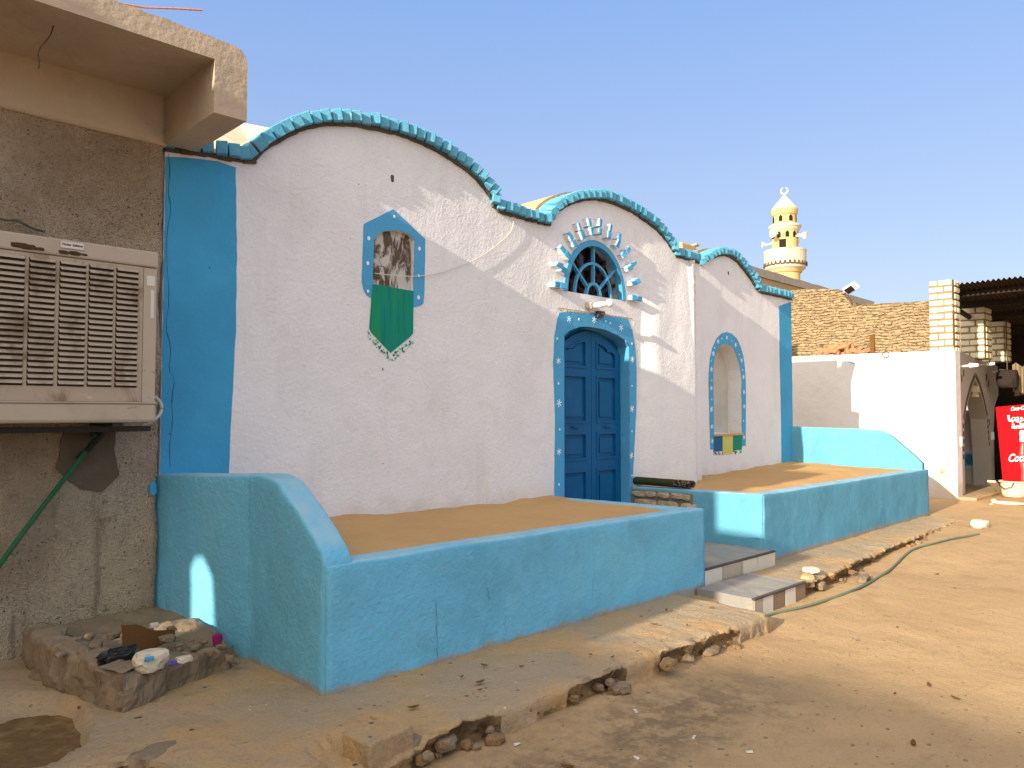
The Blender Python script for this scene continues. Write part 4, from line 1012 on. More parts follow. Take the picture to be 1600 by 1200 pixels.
for i in range(46):
    a = BROKEN[random.choice((1, 1, 2, 3, 3, 4, 4, 4))]; x = random.uniform(a[0], min(a[1], 12.6)); y = kerb_y(x)+random.uniform(-.05, .05); sz = random.uniform(.018, .055); bm = bmesh.new()
    rock(bm, (0, 0, 0), (sz*random.uniform(.9, 1.6), sz, sz*.75), 200+i, .5, 2, 0, 1, random.random()*3); o = obj('kerb_lump', bm, M['broken'] if random.random() < .7 else M['rubble']); o.location = (x, y, max(road_z(x, y-.05)+sz*.3, random.uniform(-.16, -.07))); tag(o, 'crumbled brown cement lump fallen from the broken face of the kerb', 'rock', KG)
# white scraps on the street
for i, (a, b, lab) in enumerate(((808, 1166, 'tiny white paper scrap on the dark soil below the broken kerb'), (993, 1112, 'tiny white scrap on the street below the middle of the kerb'), (1048, 1045, 'small pale scrap on the soil near the hose tip'), (1120, 1022, 'thin pale straw lying on the street beside the kerb end'), (994, 1184, 'white scrap near the bottom edge of the street'), (1171, 1172, 'pale folded scrap at the lower right of the street'), (1084, 1148, 'tiny cream scrap in the middle of the bare street'))):
    p = P(a, b, 'z', -.15); bm = bmesh.new(); M4 = Matrix.Rotation(i*1.1, 4, 'Z'); obox(bm, M4, .035 if i != 3 else .07, .014, .006, 0, .003)
    bmesh.ops.subdivide_edges(bm, edges=bm.edges[:], cuts=1); o = obj('paper_scrap', bm, M['sticker']); o.location = (p.x, p.y, road_z(p.x, p.y)+.006); tag(o, lab, 'scrap')
for i in range(26):
    if i < 14: x, y = random.uniform(1.6, 5.6), random.uniform(3.15, 3.75); z = .012
    else: x, y = random.uniform(2.5, 9), random.uniform(.8, 2.8); z = road_z(x, y)+.004
    bm = bmesh.new(); L_ = random.uniform(.018, .04); r_ = random.random()*6.3
    vv = [Vector((L_*math.cos(k*math.pi/4), .36*L_*math.sin(k*math.pi/4), .25*L_*abs(math.cos(k*math.pi/4))**2)) for k in range(8)]
    bm.faces.new([bm.verts.new(v) for v in vv]); e = bmesh.ops.extrude_face_region(bm, geom=bm.faces[:]); bmesh.ops.translate(bm, vec=(0, 0, .002), verts=[v for v in e['geom'] if isinstance(v, bmesh.types.BMVert)])
    o = obj('dry_leaf', bm, M['brownboard']); o.location = (x, y, z); o.rotation_euler.z = r_
    if i < 14: tag(o, 'small dry brown leaf lying on the cement pavement below the blue terrace', 'leaf', 'dry leaves on the pavement')
    else: tag(o, 'small dry brown leaf lying on the sandy street', 'leaf', 'dry leaves on the street')
# gravel
bm = bmesh.new()
for i in range(900):
    if random.random() < .55: x, y = random.uniform(1.5, 7), random.uniform(.8, 3.0)
    else: x, y = random.uniform(1, 16), random.uniform(-.5, 3.5)
    if y > kerb_y(x)-.04: continue
    s = random.choice((.004, .005, .006, .008, .012)); z = road_z(x, y)
    r = bmesh.ops.create_icosphere(bm, subdivisions=1, radius=1)
    for v in r['verts']: v.co = Vector((v.co.x*s*1.3+x, v.co.y*s+y, v.co.z*s*.6+z))
tag(obj('gravel', bm, M['rubble']), 'scattered small gravel on the sandy street', 'gravel', None, 'stuff')
# hose along the kerb
hp = []
for a, b in ((1530, 834), (1490, 841), (1455, 850), (1431, 856), (1415, 866), (1402, 880), (1388, 893), (1362, 909), (1330, 924), (1290, 938), (1245, 951), (1200, 960), (1175, 974), (1148, 988), (1120, 998), (1095, 1006), (1060, 1020), (1025, 1037), (985, 1054), (940, 1072)):
    z = -.14
    for _ in range(3): p = P(a, b, 'z', z); z = road_z(p.x, p.y)+.012
    hp.append(P(a, b, 'z', z-(.012 if a < 1060 else 0)))
bm = bmesh.new(); tube(bm, smoothline(hp, 2), .0135, 8); tag(obj('hose', bm, M['hosegreen']), 'faded green hose lying along the kerb in the street', 'hose')
# ------------------------------------------------------------------ unseen sun blockers added off-frame, shaped for the shade on the scene
def offwall(name, x, yz, th, lab, holes=()):
    t = thing(name, lab, 'wall'); loop = [(yz[0][0], -.4)]+yz+[(yz[-1][0], -.4)]
    bm = bmesh.new(); prism(bm, [loop]+[list(h) for h in holes], lambda u, v, d: (d, u, v), x-th, x); obj('wall', bm, M['mud'], t); return t
k = 1/math.cos(SUN_AZ)*math.tan(SUN_EL); ta = math.tan(SUN_AZ)
XW = -5.
pc = P(328, 905, 'x', XO-.02); hy, hz = pc.y-(pc.x-XW)*ta, pc.z+(pc.x-XW)*k
offwall('blocker_wall', XW, [(2.8, 4.40), (3.6, 4.42), (3.62, 6.0), (9, 6.1)], .2, 'tall mud wall beyond the left edge shading the house front', [[(hy-.33, hz-.45), (hy-.06, hz-.45), (hy-.04, hz+.10), (hy-.10, hz+.20), (hy-.18, hz+.22), (hy-.27, hz+.10)]])  # hole shaped to let a sun patch onto the terrace side wall
XV = -24.
offwall('blocker_slab', XV, [(-40, 9.2), (-14, 9.0), (-8, 9.6), (-2, 9.3), (0, 9.35), (1.0, 9.2), (2.3, 9.3)], .5, 'far mud house up the street shading the road')

# ------------------------------------------------------------------ white shop building
XS, YS = P(1497, 781, 'z', .0).x, P(1497, 781, 'z', .0).y
zsa, zsb = P(1490, 547, 'x', XS).z, P(1238, 557, 'x', XS).z
shop = thing('shop', 'whitewashed shop with a painted arched doorway under a tin canopy', 'shop')
YE = 10.5
bm = bmesh.new(); n = 40; lp = [(YS, -.3)]+[(YE, -.3)]+[(lerp(YE, YS, i/n), lerp(lerp(zsa, zsb, (YE-YS)/(8-YS)), zsa, i/n)+.012*noise.noise(Vector((i*.9, 0, 0)))) for i in range(n+1)]
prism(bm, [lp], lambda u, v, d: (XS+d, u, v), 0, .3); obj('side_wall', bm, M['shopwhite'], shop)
TF = .105
def PF(a, b, off=0.):
    d = FW+RT*((a-800)/FPX)+UP*((600-b)/FPX); t = (YS+off-TF*XS-CAM.y+TF*CAM.x)/(d.y-TF*d.x); return CAM+d*t
def FM(u, v, d): return (u, YS+TF*(u-XS)+d, v)
def fpix(pts): return [(p.x, p.z) for p in (PF(a, b) for a, b in pts)]
ao = fpix([(1508.5, 768), (1507.5, 720), (1507, 660), (1511, 635), (1517, 612), (1524, 593), (1530, 605), (1537, 630), (1542, 655), (1545, 700), (1547, 757)])
ao[0] = (ao[0][0], .02); ao[-1] = (ao[-1][0], .02); ztp = zsa+.01
x2 = [PF(a, 700).x for a in (1553.5, 1561)]
ao2 = [(x2[0], .02), (x2[1]+1.0, .02), (x2[1]+1.0, 1.5), (x2[1]+.3, 2.1), (x2[0]+.25, 1.75), (x2[0], 1.2)]
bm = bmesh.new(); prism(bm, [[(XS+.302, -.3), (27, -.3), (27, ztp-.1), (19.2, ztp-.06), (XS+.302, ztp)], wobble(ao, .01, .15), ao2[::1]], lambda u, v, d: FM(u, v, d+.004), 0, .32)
obj('front_wall', bm, M['shopshaded'], shop)
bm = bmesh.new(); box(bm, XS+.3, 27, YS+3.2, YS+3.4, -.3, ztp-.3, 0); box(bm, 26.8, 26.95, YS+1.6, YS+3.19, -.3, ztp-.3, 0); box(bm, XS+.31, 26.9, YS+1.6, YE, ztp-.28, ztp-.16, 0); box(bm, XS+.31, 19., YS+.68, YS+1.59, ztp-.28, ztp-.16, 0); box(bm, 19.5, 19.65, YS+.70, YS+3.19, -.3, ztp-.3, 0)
obj('room', bm, M['shopshaded'], shop)
bm = bmesh.new(); box(bm, XS+.02, XS+2.8, YS-.30, YS+1.8, -.1, .055, 0, .02); obj('threshold', bm, M['paving'], shop)
# painted ornaments round the arch
for i in range(len(ao)-1):
    a, b = Vector(ao[i]), Vector(ao[i+1])
    if max(a.y, b.y) < .85: continue
    for k in range(5):
        p = a.lerp(b, (k+.5)/5); d = (b-a).normalized(); q = Vector((d.y, -d.x)); q = q if (p+q-Vector((17.1, 1.2))).length > (p-Vector((17.1, 1.2))).length else -q
        c = p+q*.10; hw = .045
        bm = bmesh.new(); prism(bm, [[tuple(c-d*hw-q*.05), tuple(c+d*hw-q*.05), tuple(c+d*hw+q*.05), tuple(c-d*hw+q*.05)]], lambda u, v, e: FM(u, v, e), -.002, .01); obj('painted_dash', bm, M['mortar'], shop)
for px_, py_ in ((1500, 585), (1503, 592), (1506, 583), (1541, 590), (1545, 600), (1499, 650), (1501, 658), (1500, 645), (1546, 660)):
    p = PF(px_, py_); c = Vector((p.x, p.z)); bm = bmesh.new(); prism(bm, [[(c.x-.05, c.y-.07), (c.x+.04, c.y-.05), (c.x+.05, c.y+.08), (c.x-.03, c.y+.06)]], lambda u, v, e: FM(u, v, e), -.002, .01); obj('painted_dash', bm, M['mortar'], shop)
# lanterns printed over the doorway: two pale motifs hanging in the arch
for a in (1521.5, 1531):
    p = PF(a, 608, .1); ln = thing('hanging_lantern', 'small pale lantern hanging in the arched doorway, %s' % ('nearer the white corner' if a < 1525 else 'nearer the advertising board'), 'lantern', p)
    bm = bmesh.new(); lathe(bm, [(.02, .2), (.06, .12), (.10, .08), (.11, -.06), (.07, -.10), (.10, -.14), (.10, -.17)], (0, 0), 8); obj('body', bm, M['creamroof'], ln); bm = bmesh.new(); tube(bm, [(0, 0, .19), (0, 0, .42)], .008, 5); obj('cord', bm, M['mortar'], ln)
for i, (a, b) in enumerate(((1501, 572.5), (1529, 570), (1550, 581))):
    p = PF(a, b); f = thing('wall_lamp', 'white spike lamp on the shop front, %s' % ('by the white corner', 'over the arch top', 'right of the arch')[i], 'lamp', p)
    bm = bmesh.new(); tube(bm, [(0, .01, 0), (0, -.16, .01)], .02, 6); obj('arm', bm, M['whitepaint'], f); bm = bmesh.new(); tube(bm, [(0, -.15, .01), (0, -.30, .012)], [.05, .03], 8); obj('bulb', bm, M['whitepaint'], f)
for i, (a, b) in enumerate(((1499, 690), (1549, 681))):
    p = PF(a, b); bm = bmesh.new(); box(bm, -.05, .05, -.05, .005, -.09, .09, 0, .015); o = obj('switch_box', bm, M['whitepaint']); o.location = p; tag(o, 'small white box on the shop front %s of the arch' % ('left', 'right')[i], 'switch')
pa_, pb_ = P(1506.5, 731, 'x', 19.47), P(1522.5, 705, 'x', 19.47)
pp = (pa_+pb_)/2; hw_, hh_ = abs(pa_.y-pb_.y)/2, abs(pa_.z-pb_.z)/2
po = thing('poster', 'blue poster with a pale border inside the arched doorway', 'poster', pp)
bm = bmesh.new(); box(bm, 0, .02, -hw_, hw_, -hh_, hh_); obj('border', bm, M['posterpale'], po); bm = bmesh.new(); box(bm, -.006, -.001, -hw_*.8, hw_*.8, -hh_*.75, hh_*.75); obj('field', bm, M['posterblue2'], po)
bm = bmesh.new(); prism(bm, [[(hw_*.7*math.cos(i*math.pi/12), hh_*.6*math.sin(i*math.pi/12)) for i in range(24)]], lambda u, v, d: (-.010+d, u, v), -.001, .003); obj('roundel', bm, M['posterblue'], po)
# white brick pillars on the parapet
for i, (xa, wd, yw, zt_) in enumerate(((XS+.015, .42, .42, P(1470, 437, 'x', XS).z), (XS+2.05, .55, .45, 3.78), (XS+3.55, .55, .45, 3.62))):
    pil = thing('brick_pillar', 'white brick pillar on the shop parapet, %s' % ('tallest, at the white corner', 'second from the white corner', 'farthest back under the canopy')[i], 'pillar', (xa, YS+.02, ztp-.06)); pil['group'] = 'white brick pillars on the shop parapet'
    H = zt_-ztp+.06; rows = max(6, int(H/.125)); bm = bmesh.new(); rh = H/rows
    for r_ in range(rows):
        sp = .36 if r_ % 2 else .62
        for side in (0, 1):
            for (u0, u1) in ((0, sp), (sp, 1)):
                if side == 0: box(bm, -.004+random.uniform(-.006, .004), .12, u0*yw+random.uniform(.006, .02), u1*yw-random.uniform(.006, .02), r_*rh+random.uniform(.014, .026), (r_+1)*rh-random.uniform(.01, .018), 0, .014)
                else: box(bm, u0*wd+.012+(.13 if u0 == 0 else 0), u1*wd-.010, -.006+random.uniform(-.005, .004), .12, r_*rh+random.uniform(.014, .026), (r_+1)*rh-random.uniform(.01, .018), 0, .014)
    obj('bricks', bm, M['limebrick'], pil); bm = bmesh.new(); box(bm, .012, wd-.01, .012, yw-.01, 0, H-.01); obj('mortar_core', bm, M['limemortar'], pil)
# tin canopy
can = thing('tin_canopy', 'rusty corrugated tin canopy on beams beside the white brick pillars', 'canopy')
cz0 = P(1489, 441, 'x', XS+.2).z
def cz(x): return cz0-.115*(x-XS)
V, F = [], []; ny = 360; xsn = [XS+.25, XS+2.2, XS+4.2, XS+6.5, XS+9]
y0, y1 = YS+.42, YS-7.
for x in xsn:
    for j in range(ny+1): y = lerp(y0, y1, j/ny); V.append((x, y, cz(x)+.022*math.sin(y*2*math.pi/.085)+.02*noise.noise(Vector((x, y*.8, 0)))))
for i in range(len(xsn)-1):
    for j in range(ny): n = ny+1; F.append((i*n+j, (i+1)*n+j, (i+1)*n+j+1, i*n+j+1))
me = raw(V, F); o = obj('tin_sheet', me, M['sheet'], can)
for x in (XS+.75, XS+1.7, XS+2.8, XS+4.2, XS+5.8):
    bm = bmesh.new(); box(bm, x, x+.07, y1, YS+.38, cz(x)-.13, cz(x)-.035, 0, .006); obj('cross_beam', bm, M['beam'], can)
bm = bmesh.new(); b0_, b1_ = Vector((XS+.25, YS+.30, cz(XS+.25)-.24)), Vector((XS+8, YS+.30, cz(XS+8)-.24)); tube(bm, [b0_, b1_], .05, 8); obj('wall_beam', bm, M['beam'], can)
# dark sheet added at the arcade's far end, its colour standing for shade
mt = thing('shade_screen', 'dark reed screen closing the shaded arcade under the tin canopy', 'screen')
bm = bmesh.new(); box(bm, 21.0, 21.08, -4, YS+1.7, -.1, cz(21)-.06); obj('mat', bm, M['shadesheet'], mt); bm = bmesh.new(); tube(bm, [(20.95, YS-.3, 0), (20.95, YS-.3, cz(21)-.1)], .05, 8); obj('post', bm, M['beam'], mt)
cl = P(1588, 620, 'x', 19.6); ck = thing('hanging_basket', 'dark round basket hanging in the shade above the red board', 'basket', P(1574, 585, 'x', 19.3))
bm = bmesh.new(); rock(bm, (0, 0, -.1), (.22, .24, .26), 5, .15, 3); obj('bowl', bm, M['beam'], ck); bm = bmesh.new(); tube(bm, [(0, 0, .1), (0, 0, cz(19.3)-ck.location.z)], .012, 5); obj('rope', bm, M['mortar'], ck)
bm = bmesh.new(); n = 14; V, F = [], []
for i in range(n+1):
    for j in range(n+1): V.append((.06*math.sin(i*1.1)+.04*noise.noise(Vector((i*.3, j*.2, 0))), -.22*i/n*1.6, .28-.6*j/n+.05*math.sin(i*.6)))
for i in range(n):
    for j in range(n): F.append((i*(n+1)+j, (i+1)*(n+1)+j, (i+1)*(n+1)+j+1, i*(n+1)+j+1))
o = obj('hanging_cloth', raw(V, F), M['limemortar'], None, True); o.location = P(1582, 590, 'x', 19.7); md = o.modifiers.new('s', 'SOLIDIFY'); md.thickness = .01
tag(o, 'pale cloth hanging in the dark arcade behind the round basket', 'cloth')
sk = thing('bin', 'black bin standing behind the red board at the shop wall', 'bin', (P(1556, 758, 'z', .03).x+.6, YS-.22, .02))
bm = bmesh.new(); lathe(bm, [(.16, 0), (.19, .1), (.22, .7), (.24, .72), (.24, .76), (.2, .76), (.19, .3)], (0, 0), 20); obj('body', bm, M['steel'], sk); bm = bmesh.new(); tube(bm, [(-.24, 0, .6), (-.30, 0, .66), (-.24, 0, .72)], .012, 6); obj('handle', bm, M['steel'], sk)
# wire along the white side wall
bm = bmesh.new(); tube(bm, smoothline([P(a, b, 'x', XS-.015) for a, b in ((1316, 556), (1330, 567), (1350, 573), (1375, 577), (1400, 575), (1425, 567), (1448, 551))], 2), .006, 5); tag(obj('wire', bm, M['greywire']), 'grey wire sagging along the top of the sunlit white wall', 'wire')
bm = bmesh.new(); tube(bm, smoothline([P(a, b, 'x', XS-.015) for a, b in ((1449, 552), (1444, 570), (1432, 590), (1415, 608), (1398, 622))], 2), .004, 5); tag(obj('wire', bm, M['greywire']), 'thin grey wire hanging down the sunlit white wall below the corner pillar', 'wire')
bm = bmesh.new(); p = P(1384, 554, 'x', XS-.01); q = [p+Vector((0, .06*math.cos(i*math.pi/8), .06*math.sin(i*math.pi/8))) for i in range(17)]; tube(bm, q, .011, 6); tag(obj('iron_ring', bm, M['mortar']), 'small iron ring at the top of the sunlit white wall', 'ring')
for a, b, s in ((1473, 735, .06), (1477, 743, .04), (1471, 739, .035), (1487, 713, .03), (1468, 690, .02), (1455, 702, .02)):
    bm = bmesh.new(); p = P(a, b, 'x', XS-.002); lp_ = [(p.y+s*(1+.8*noise.noise(Vector((k*2., a, 0))))*math.cos(k*math.pi/6), p.z+s*.7*(1+.8*noise.noise(Vector((k*2., a, 3))))*math.sin(k*math.pi/6)) for k in range(12)]
    prism(bm, [lp_], lambda u, v, d: (XS+d, u, v), -.0025, .004); obj('reddish_stain', bm, M['stain'], shop)

# adobe wall behind, broken bricks on the shop roof
XA_ = 20.
tp = [(P(a, b, 'x', XA_).y, P(a, b, 'x', XA_).z) for a, b in ((1236, 453), (1270, 452), (1308, 451), (1318, 462), (1331, 477), (1380, 474), (1420, 472), (1460, 470), (1510, 470), (1538, 470))]
yl = [(tp[-1][0], -.2)]+tp[::-1]+[(11.2, tp[0][1]), (11.2, -.2)]
aw = thing('mud_brick_wall', 'brown mud brick wall rising behind the white shop', 'wall'); bm = bmesh.new(); prism(bm, [wobble(yl, .03, .12)], lambda u, v, d: (XA_+d, u, v), 0, .4); obj('brickwork', bm, M['adobe'], aw)
p = P(1363, 545, 'x', XA_-.04); bm = bmesh.new(); box(bm, XA_-.05, XA_-.001, p.y-.05, p.y+.05, p.z-.4, P(1363, 523, 'x', XA_).z); tag(obj('wooden_post', bm, M['brownboard']), 'short brown wooden post against the mud brick wall', 'post')
for i in range(64):
    t = random.gauss(0, 1); a = clamp(1316+t*17, 1262, 1352); hgt = max(0, 1-abs(a-1318)/42); b = 552-random.random()*15*hgt
    p = P(a, b, 'x', XS+.45+random.uniform(-.1, .2)); bm = bmesh.new()
    obox(bm, Matrix.Rotation(random.uniform(-1.2, 1.2), 4, 'X') @ Matrix.Rotation(random.uniform(-.9, .9), 4, 'Z'), .11, .20, .065, 0, .012); bmesh.ops.bevel(bm, geom=bm.edges[:], offset=.008, segments=1, affect='EDGES')
    o = obj('loose_brick', bm, M['terracotta']); o.location = p; tag(o, 'loose reddish brick in the heap on the white shop roof', 'brick', 'bricks heaped on the shop roof')
# floodlight
fp = P(1330, 450, 'x', XA_+.1); fl_ = thing('floodlight', 'tilted street floodlight on an arm above the mud brick wall', 'lamp', fp)
bm = bmesh.new(); M4 = Matrix.Rotation(R(-28), 4, 'X') @ Matrix.Rotation(R(35), 4, 'Y'); obox(bm, M4, .24, .36, .07); bmesh.ops.bevel(bm, geom=bm.edges[:], offset=.02, segments=2, affect='EDGES'); obj('head', bm, M['whitepaint'], fl_)
bm = bmesh.new(); obox(bm, M4 @ Matrix.Translation((-.01, .05, -.04)), .18, .2, .02); obj('lens', bm, M['steel'], fl_)
b = P(1312, 462, 'x', XA_+.15)-fp; bm = bmesh.new(); tube(bm, [(0, .1, -.03), b, b+Vector((0, .02, -.6))], .022, 6); obj('arm', bm, M['whitepaint'], fl_)

# long compound wall and the minaret
YM = 14.
ma, mb = P(1064, 384, 'y', YM), P(1362, 471, 'y', YM)
cw = thing('compound_wall', 'long tan compound wall with a grey coping below the minaret', 'wall')
zl_, zr_ = ma.z, mb.z; X0, X1 = ma.x-6, mb.x+.2
bm = bmesh.new(); za, zb_ = lerp(zl_, zr_, (X0-ma.x)/(mb.x-ma.x)), zr_; prism(bm, [[(X0, -.3), (X1, -.3), (X1, zb_-.3), (X0, za-.3)]], wallmap(YM), 0, .5); obj('render', bm, M['tan'], cw)
bm = bmesh.new(); prism(bm, [wobble([(X0, za-.3), (X1, zb_-.3), (X1, zb_), (X0, za)], .03, .5)], wallmap(YM), -.05, .55); obj('coping', bm, M['greycap'], cw)
for i, a in enumerate((1092, 1112, 1132, 1143, 1153, 1163, 1173, 1183.5, 1194, 1206, 1217, 1230, 1243, 1257)):
    x = P(a, 440, 'y', YM).x; z = lerp(zl_, zr_, (x-ma.x)/(mb.x-ma.x))-1.25; bm = bmesh.new()
    prism(bm, [[(x-.10, z-.22), (x+.10, z-.22), (x+.06, z+.05), (x, z+.32), (x-.06, z+.05)]], wallmap(YM), -.05, .01); obj('slit_moulding', bm, M['mincream'], cw)
bm = bmesh.new(); prism(bm, [[(mb.x+.25, -.3), (mb.x+9, -.3), (mb.x+9, zr_-1.9), (mb.x+.25, zr_-.1)]], wallmap(YM), .5, 6.); obj('annex', bm, M['greycap'], cw)
mc = P(1227, 420, 'x', 54.); cx, cy = mc.x, mc.y
def mz(y): return P(1227, y, 'x', 54.).z
def mr(w): return w/2*(54.0/ (FW+RT*((1227-800)/FPX)).x)/FPX
mn = thing('minaret', 'yellow and cream minaret topped by a cone and a crescent', 'minaret', (cx, cy, 0))
def ml(name, prof, mk, n=36, par=None): bm = bmesh.new(); lathe(bm, [(mr(w_), mz(y_)) for w_, y_ in prof], (0, 0), n); return obj(name, bm, M[mk], par or mn, False)
bm = bmesh.new(); lathe(bm, [(mr(44), 0), (mr(44), mz(429)), (mr(49), mz(427)), (mr(50), mz(425))], (0, 0), 36); obj('shaft', bm, M['minyellow'], mn)
bal = ml('balcony', [(50, 425.5), (55, 423), (60, 421), (62, 418), (63, 396), (64, 395), (64, 392.5), (59, 392.4), (58, 395), (30, 395)], 'mincream')
mid = ml('middle_drum', [(39, 396), (39, 366), (40, 362)], 'minyellow')
ml('gallery_band', [(39.5, 364), (44, 361), (46, 358), (49, 356.5), (49.5, 354), (47, 353), (36, 352.5)], 'mincream')
upd = ml('upper_drum', [(34.5, 354), (34, 338), (37, 337), (39, 334), (40, 331), (40.5, 329), (39, 328)], 'minyellow')
ml('cone', [(40, 328.4), (38, 326), (27, 319), (16, 312.5), (8, 308), (2, 304)], 'mincream', 36)
toc = math.atan2(-cy, -cx)
bm = bmesh.new()
for k in range(28):
    an = k*2*math.pi/28; c = Vector((math.cos(an), math.sin(an), 0)); t = Vector((-c.y, c.x, 0)); r = mr(62.4)+.03; hw = r*math.pi/28
    for s0_, s1_, za_, zb2 in ((-1, -.35, 416.5, 416.5), (-.35, 0, 416.5, 411.5), (0, .35, 411.5, 416.5), (.35, 1, 416.5, 416.5)):
        a_ = c*r+t*hw*s0_+Vector((0, 0, mz(za_))); b_ = c*r+t*hw*s1_+Vector((0, 0, mz(zb2))); tube(bm, [a_, b_], .05, 4)
obj('scallop_line', bm, M['mortar'], bal)
def opening(par, dang, r, y0_, y1_, hw, mk='dark', point=True):
    an = toc+dang; c = Vector((math.cos(an), math.sin(an), 0)); t = Vector((-c.y, c.x, 0)); z0, z1 = mz(y1_), mz(y0_)
    lp_ = [(-hw, z0), (hw, z0), (hw, lerp(z0, z1, .72)), (0, z1), (-hw, lerp(z0, z1, .72))] if point else [(-hw, z0), (hw, z0), (hw, z1), (-hw, z1)]
    bm = bmesh.new(); prism(bm, [lp_], lambda u, v, d: c*(r+d)+t*u+Vector((0, 0, v)), -.3, .035); return obj('window', bm, M[mk], par)
for dg in (-.35-.9, -.35, .55, 1.45, 2.4, -2.2, 3.2): opening(upd, dg, mr(34.2)*.985, 338.5, 348.5, .13)
for k in range(10): opening(mid, .18+k*2*math.pi/10, mr(39)*.985, 364, 374, .13)
opening(mid, -.18, mr(39)*.975, 377, 395, .24, 'dark', False)
for dg, yy in ((-1.45, 381), (-.55, 370), (1.25, 371), (.95, 374), (2.6, 372)):
    an = toc+dg; c = Vector((math.cos(an), math.sin(an), 0)); t = Vector((-c.y, c.x, 0)); r = mr(39); z = mz(yy)
    bm = bmesh.new(); b0_ = c*(r-.05)+Vector((0, 0, z+.1)); tube(bm, [b0_, c*(r+.35)+Vector((0, 0, z)), c*(r+.45)+Vector((0, 0, z)), c*(r+.58)+Vector((0, 0, z)), c*(r+.70)+Vector((0, 0, z))], [.05, .06, .08, .15, .27], 14)
    obj('loudspeaker', bm, M['whitepaint'], mn)
bm = bmesh.new(); zc_ = mz(298.5); rr_ = mr(12)
tube(bm, [(0, 0, mz(306)), (0, 0, zc_-rr_)], .05, 6)
vdir = Vector((-math.sin(toc), math.cos(toc), 0))
o_, i_ = [], []
for k in range(25):
    a_ = R(-252+324*k/24); o_.append((rr_*math.cos(a_), rr_*math.sin(a_)))
    i_.append((rr_*.70*math.cos(a_), rr_*.70*math.sin(a_)+rr_*.16))
prism(bm, [o_+i_[::-1]], lambda u, v, d: vdir*u+Vector((math.cos(toc), math.sin(toc), 0))*d+Vector((0, 0, zc_+v)), -.06, .06)
obj('crescent', bm, M['mincream'], mn)

# ------------------------------------------------------------------ advertising board, tub, plank
b0 = P(1570, 772, 'x', XS+1.1); t0 = P(1557, 637, 'x', XS+1.38)
upv = (t0-b0); HB = upv.length; upv.normalize(); rv = Vector((0, -1, 0)); rv = (rv-upv*rv.dot(upv)).normalized(); nv = rv.cross(upv); nv = -nv if nv.x > 0 else nv
board = thing('drink_board', 'tall red soft drink board with white script leaning by the shop', 'advertising board')
MB_ = Matrix(((rv.x, upv.x, nv.x, b0.x), (rv.y, upv.y, nv.y, b0.y), (rv.z, upv.z, nv.z, b0.z), (0, 0, 0, 1)))
WB = .80; px = HB/136.
def place(o): o.matrix_world = MB_; return o
def flat(name, loops, mk, d0, d1, par): bm = bmesh.new(); prism(bm, loops, lambda u, v, d: MB_ @ Vector((u, v, d)), d0, d1); return obj(name, bm, M[mk], par)
pn = flat('panel', [[(0, 0), (WB, 0), (WB, HB), (0, HB)]], 'red', -.03, 0, board)
flat('edge_frame', [[(-.012, -.012), (WB+.012, -.012), (WB+.012, HB+.012), (-.012, HB+.012)], [(.008, .008), (WB-.008, .008), (WB-.008, HB-.008), (.008, HB-.008)]], 'red', -.034, .006, board)
def label(s, u, v, size, shear=0, bold=0, sx=1., par=None, nm='lettering', mk='lettering', d=.004):
    me = text_mesh(s, size, shear, bold, .0015, 'CENTER', sx)
    for q in me.vertices: q.co = MB_ @ Vector((u+q.co.x, v+q.co.y, d+q.co.z))
    return obj(nm, me, M[mk], par or board)
UC = 32.5*px
def sc_(y): return HB-(y-637)*px
def script(u, v, h, sx):
    o = label('Coca‑Cola', u, v, h, .45, h*.022, sx, d=.010)
    return o
script(UC-2*px, sc_(641.5), 8.6*px, .62)
label('\uFE8E\uFEEC\uFE91\uFEAE\uFEB7\uFE8D', UC-1*px, sc_(656.5), 12.5*px, 0, .008, 1.15)
label('\uFE94\uFECC\uFED7\uFE8D\uFE8D\uFE8E\uFEB3', UC+1*px, sc_(669.5), 10*px, 0, .006, 1.05)
def bp(pts): return [(UC+a*px, sc_(b)) for a, b in pts]
half = [(3.2, 677), (3.8, 684), (4.6, 694), (6.6, 704), (8.6, 714), (9.2, 722), (8.2, 730), (7.2, 738), (8.6, 746), (9.2, 756), (8.8, 763)]
btl = flat('bottle_picture', [bp(half+[(-a, b) for a, b in half[::-1]])], 'bottle', .001, .005, board)
cap_ = [(3.6, 676), (5.2, 680), (4.8, 687), (5.6, 690), (5.4, 693.5), (-5.4, 693.5), (-5.6, 690), (-4.8, 687), (-5.2, 680), (-3.6, 676)]
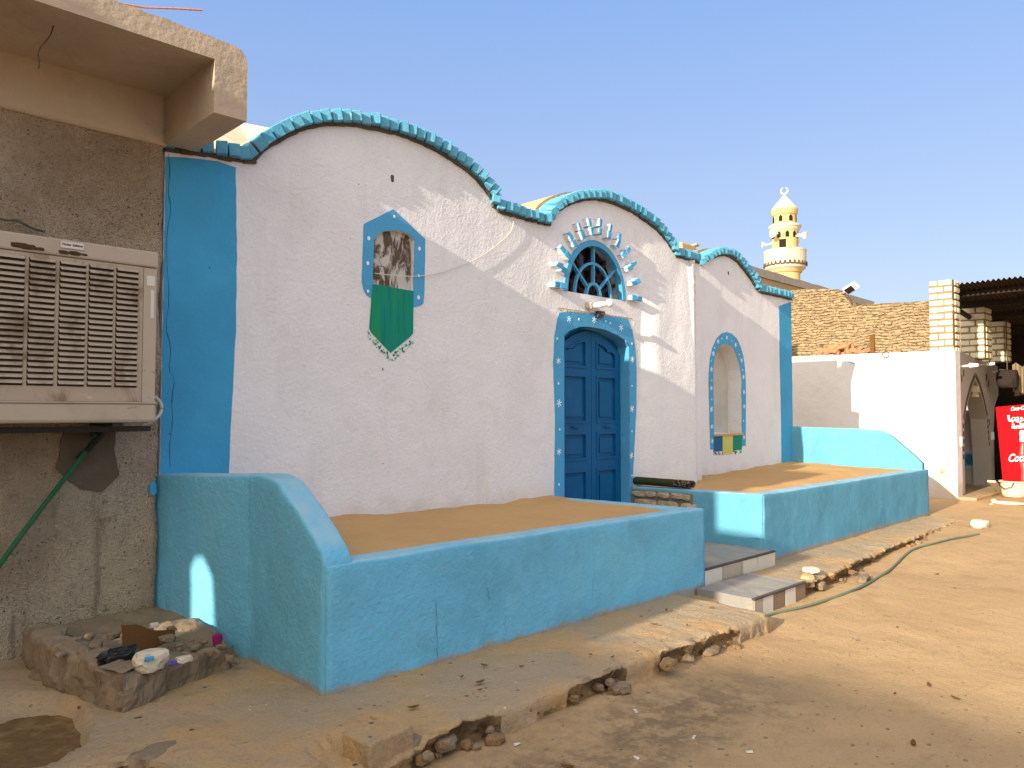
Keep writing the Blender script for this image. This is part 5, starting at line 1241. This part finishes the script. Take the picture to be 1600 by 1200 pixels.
flat('bottle_cap', [bp(cap_)], 'lettering', .0055, .008, btl)
for a0_, a1_ in ((-3.2, -1.8), (.4, 1.2), (2.6, 3.4)):
    flat('highlight', [bp([(a0_*.9, 697), (a1_*.9, 697), (a1_*1.8, 713), (a0_*1.8, 713)])], 'bottlehi', .0055, .007, btl)
    flat('highlight', [bp([(a0_*1.5, 727), (a1_*1.5, 727), (a1_*1.3, 738), (a1_*1.8, 752), (a0_*1.8, 752), (a0_*1.3, 738)])], 'bottlehi', .0055, .007, btl)
script(UC+1*px, sc_(718.5), 17*px, .68)
tb = thing('plastic_tub', 'dirty white tub standing before the foot of the red board', 'tub', P(1585, 776, 'z', .02))
bm = bmesh.new(); lathe(bm, [(.18, 0), (.20, .04), (.225, .27), (.25, .275), (.25, .30), (.215, .30), (.19, .08), (.17, .05)], (0, 0), 24); obj('body', bm, M['whitestone'], tb); bm = bmesh.new(); tube(bm, [(-.24, -.05, .28), (-.29, -.02, .2), (-.27, .1, .16), (-.2, .2, .22)], .008, 5); obj('handle', bm, M['steel'], tb)
bm = bmesh.new(); rock(bm, (0, 0, 0), (.16, .34, .03), 71, .3, 3); o = obj('cement_slab', bm, M['whitestone']); o.location = P(1580, 786, 'z', .02); tag(o, 'thin white cement slab lying under the tub at the red board', 'slab')
bm = bmesh.new(); q0, q1 = P(1567, 770, 'z', .03), P(1549, 752, 'y', YS-.28); dd = q1-q0; box(bm, -.07, .07, -.02, .02, 0, dd.length, 0, .006); o = obj('plank', bm, M['whitestone']); o.location = q0; o.rotation_euler = dd.to_track_quat('Z', 'Y').to_euler(); tag(o, 'short pale plank leaning between the arched doorway and the red board', 'plank')
for i, (a, b) in enumerate(((1553, 782), (1549, 788))):
    p = P(a, b, 'z', .02); bm = bmesh.new(); rock(bm, (0, 0, 0), (.05, .05, .035) if i == 0 else (.03, .03, .02), 81+i, .4, 2); o = obj('white_rock', bm, M['whitestone']); o.location = p; tag(o, 'small white stone on the ground between shop step and board%s' % (', the bigger' if i == 0 else ', the smaller'), 'rock')
